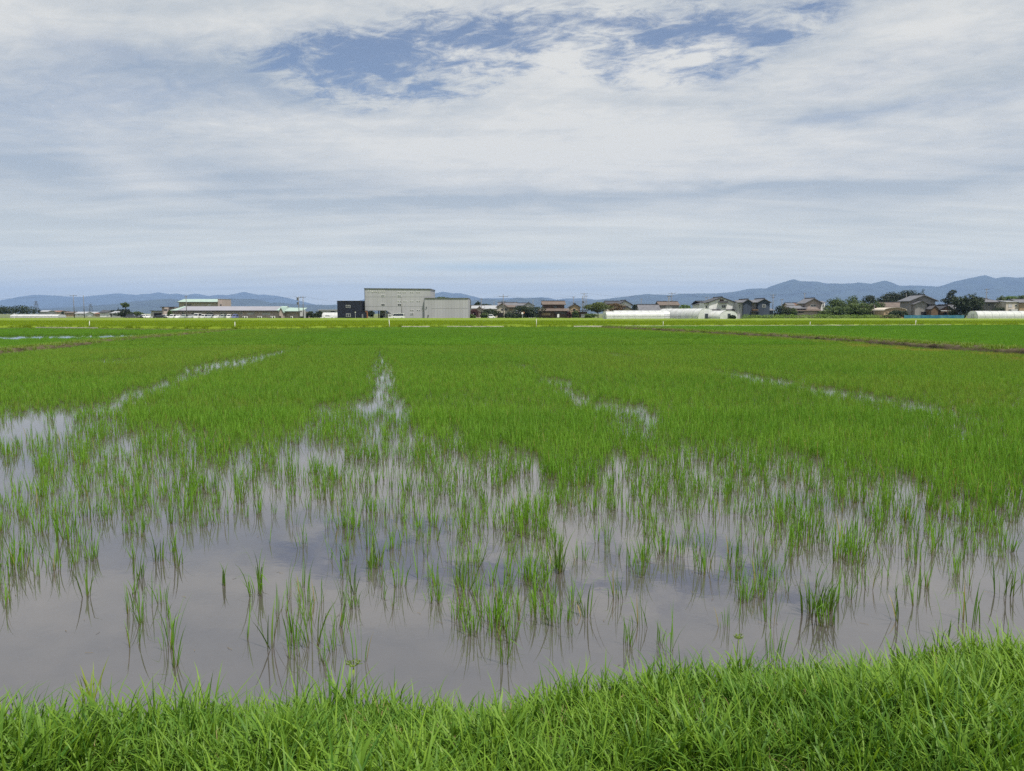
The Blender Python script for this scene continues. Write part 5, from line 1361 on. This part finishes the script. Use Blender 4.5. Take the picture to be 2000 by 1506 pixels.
for i_, (lb, u, vt, wp, Y, key, vl, form) in enumerate(TREES):
    tree(lb, u, vt, wp, Y, key, vl, form, seed=i_, name={'cone': 'conifer', 'hedge': 'hedge', 'tiers': 'pine_tree'}.get(form, 'shrub' if vt > 598 else 'tree'), cat={'hedge': 'hedge'}.get(form, 'shrub' if vt > 598 else 'tree'))
# wood at the far left and the strip of tall weeds: masses without countable members
r_ = np.random.default_rng(77)
bl = [((XU(u, 400) + 0, 400 + r_.uniform(-4, 6), 2.2 + h_ / 2), (5.0, 3.5, h_ / 2 + .6)) for u, h_ in zip(np.linspace(-60, 54, 18), r_.uniform(1.8, 3.6, 18))]
o = crown_obj('far_wood', bl, 5200, .34, 'dark', None, r_); tag(o, 'dark band of woodland at the far left', 'wood', kind='stuff')
bl = [((XU(u, 252), 252 + r_.uniform(-1, 2), .7), (1.7, 1.3, r_.uniform(.75, 1.15))) for u in np.arange(1455, 1722, 6)]
o = crown_obj('tall_weeds', bl, 13000, .13, 'weed', None, r_); tag(o, 'strip of tall green weeds between the rice and the houses', 'weeds', kind='stuff')
bl = [((XU(u, 262), 262 + r_.uniform(-1, 2), .1), (2.2, 1.2, r_.uniform(.25, .55))) for u in np.arange(900, 1185, 7)] + [((XU(u, 256), 256 + r_.uniform(-1, 2), .1), (2.2, 1.2, r_.uniform(.25, .5))) for u in np.arange(1885, 2040, 8)]
o = crown_obj('roadside_weeds', bl, 4200, .13, 'weed', None, r_); tag(o, 'low weeds along the village edge of the yellow green field', 'weeds', kind='stuff')
# the village stands on a slightly raised earth yard
o = sheet('village_yard', [(-420, 262.5), (45, 262.5), (75, 232.5), (110, 245.5), (420, 245.5), (700, 760), (-700, 760)], .02, M_dirt); tag(o, kind='structure')

# ------------------------------------------------------------------ foreground single plants
def tuft(label, u, v, n_, rad, lo, hi, seed, wd=.0075, ln=.19, zb=0.0, m=None, name='rice_tuft', cat='rice plant'):
    x, y = G(u, v, zb); o = link(bpy.data.objects.new(name, blade_mesh(name, blades(n_, rad, lo, hi, wd, ln, .6, 6, 500 + seed, bend=.15), m or M_ricelone)))
    o.location = (x, y, zb); tag(o, label, cat, 'single rice tufts in the open water' if name == 'rice_tuft' else None)
    return o


M_ricelone = leaf_mat('lone_rice_leaf', (.070, .155, .020), (.140, .235, .034), (.24, .20, .08), .03, trans=.30, base=(.13, .105, .045), instancer=False)
for i_, (u, v, n_, rd, lo, hi, lb) in enumerate([(1588, 1200, 34, .075, .16, .36, 'thick rice tuft standing nearest the bank on the right'), (1620, 1195, 10, .03, .15, .30, 'thin rice tuft just right of the thick tuft near the bank'), (730, 1108, 26, .06, .12, .28, 'compact rice tuft alone in dark open water left of centre'), (617, 1262, 12, .07, .18, .42, 'sparse rice tuft near the bank, left of centre'), (530, 1268, 7, .03, .2, .4, 'thin rice tuft near the bank, leftmost of the near pair'),
                                                 (575, 1240, 5, .02, .16, .3, 'few blades between the two near tufts left of centre'), (312, 1095, 16, .05, .15, .32, 'rice tuft of upright blades in open water on the left'), (270, 1130, 9, .04, .14, .3, 'rice tuft left of the upright one on the left'), (350, 1105, 10, .05, .14, .34, 'loose rice tuft right of the upright one on the left'), (170, 1165, 8, .04, .18, .3, 'small rice tuft farthest out on the left'),
                                                 (437, 1145, 4, .012, .14, .22, 'single slender rice plant alone in the left open water'), (505, 1130, 6, .025, .16, .36, 'slender rice plant with long bent blades right of the single one'), (690, 1160, 8, .03, .15, .3, 'thin rice tuft below the compact one'), (1960, 1165, 12, .06, .16, .32, 'loose rice tuft alone at the right edge'), (1750, 1215, 7, .03, .2, .36, 'slim upright rice tuft right of the thick near tuft'),
                                                 (1150, 1205, 10, .05, .16, .34, 'near rice tuft right of centre'), (985, 1195, 8, .04, .16, .32, 'near rice tuft at the centre'), (905, 1150, 30, .08, .16, .36, 'broad rice tuft left of centre at the front of the stand'), (1090, 1120, 22, .05, .2, .4, 'tall rice tuft right of centre at the front of the stand'), (1480, 1160, 9, .04, .16, .34, 'slender rice tuft left of the thick near tuft')]):
    tuft(lb, u, v, n_, rd, lo, hi, i_)
M_sedge = leaf_mat('sedge_leaf', (.17, .25, .035), (.26, .32, .05), None, trans=.3, instancer=False)


def sedge(label, u, vb, vt, head, seed):
    """a grass-like stem carrying an umbrella of spikelets"""
    r_ = np.random.default_rng(seed); x, y = G(u, vb, .12); root = thing('sedge', label, 'plant', (x, y, .1)); H = ZV(vt, y) - .1
    MB().tube((0, 0, -.03), (.01, 0, H), .0028, .0018, 5).build('stem', M_sedge, root)
    for i in range(11):
        a = 6.283 * i / 11 + r_.uniform(-.2, .2); q1 = Vector((.01 + head * math.cos(a), head * math.sin(a), H + head * r_.uniform(.25, .8)))
        m_ = MB().tube((.01, 0, H - .002), q1, .0011, .0009, 4)
        d_ = (q1 - Vector((.01, 0, H))).normalized()
        for j in range(5): m_.tube(q1 - d_ * .004 * j, q1 - d_ * .004 * j + Vector((r_.normal(0, .009), r_.normal(0, .009), .006)), .0022, .001, 4)
        m_.build('spikelet', M_sedge, root)
    for i in range(3):
        a = r_.random() * 6.283; mesh_obj('bract', [(.01, 0, H), (.01 + .03 * math.cos(a) - .002, .03 * math.sin(a), H - .004), (.01 + .075 * math.cos(a), .075 * math.sin(a), H - .02), (.01 + .03 * math.cos(a) + .003, .03 * math.sin(a) + .003, H - .003)], [(0, 1, 2, 3)], M_sedge, root)


sedge('yellowish umbrella headed sedge rising from the bank left of centre', 688, 1372, 1302, .033, 1)
sedge('small yellow green seed head above the bank right of centre', 1437, 1295, 1247, .022, 2)
o = tuft('broad leaved plant clump with one yellow blade at the left waterline', 178, 1378, 20, .05, .10, .26, 40, wd=.009, ln=.65, zb=.02, m=M_sedge, name='waterside_plant', cat='plant')
# bits of dead straw afloat
M_straw = mat('dead_straw', (.16, .13, .085), .9, .2, 5)
V, Fc = [], []
for i_ in range(70):
    x, y = G(random.uniform(-50, 2050), random.uniform(1040, 1300)); 
    if y < float(edge_y(x)) + .1: continue
    a = random.random() * 3.14; L_ = random.uniform(.005, .028); w_ = .0016; k = len(V); cx, sx = math.cos(a), math.sin(a); bd = random.uniform(-.3, .3)
    for f in (-1, 0, 1):
        px_, py_ = x + cx * L_ * f / 1 - sx * bd * L_ * (1 - abs(f)), y + sx * L_ * f + cx * bd * L_ * (1 - abs(f))
        V += [(px_ - sx * w_, py_ + cx * w_, .004), (px_ + sx * w_, py_ - cx * w_, .005)]
    Fc += [(k, k + 1, k + 3, k + 2), (k + 2, k + 3, k + 5, k + 4)]
o = mesh_obj('floating_straw', V, Fc, M_straw); tag(o, 'bits of dead straw floating on the open water', 'straw', kind='stuff')

# ------------------------------------------------------------------ summer haze over the plain
M_haze = bpy.data.materials.new('summer_haze'); M_haze.use_nodes = True
t = NT(M_haze.node_tree); pv_ = t.node('ShaderNodeVolumePrincipled')
pv_.inputs['Color'].default_value = HAZE_COL; pv_.inputs['Density'].default_value = HAZE_DEN; pv_.inputs['Anisotropy'].default_value = 0.0
o_ = t.node('ShaderNodeOutputMaterial'); t.l.new(pv_.outputs[0], o_.inputs['Volume'])
o = MB().box(-21500, 21500, -2990, 19990, -2.0, 660).build('haze', M_haze); tag(o, kind='stuff')
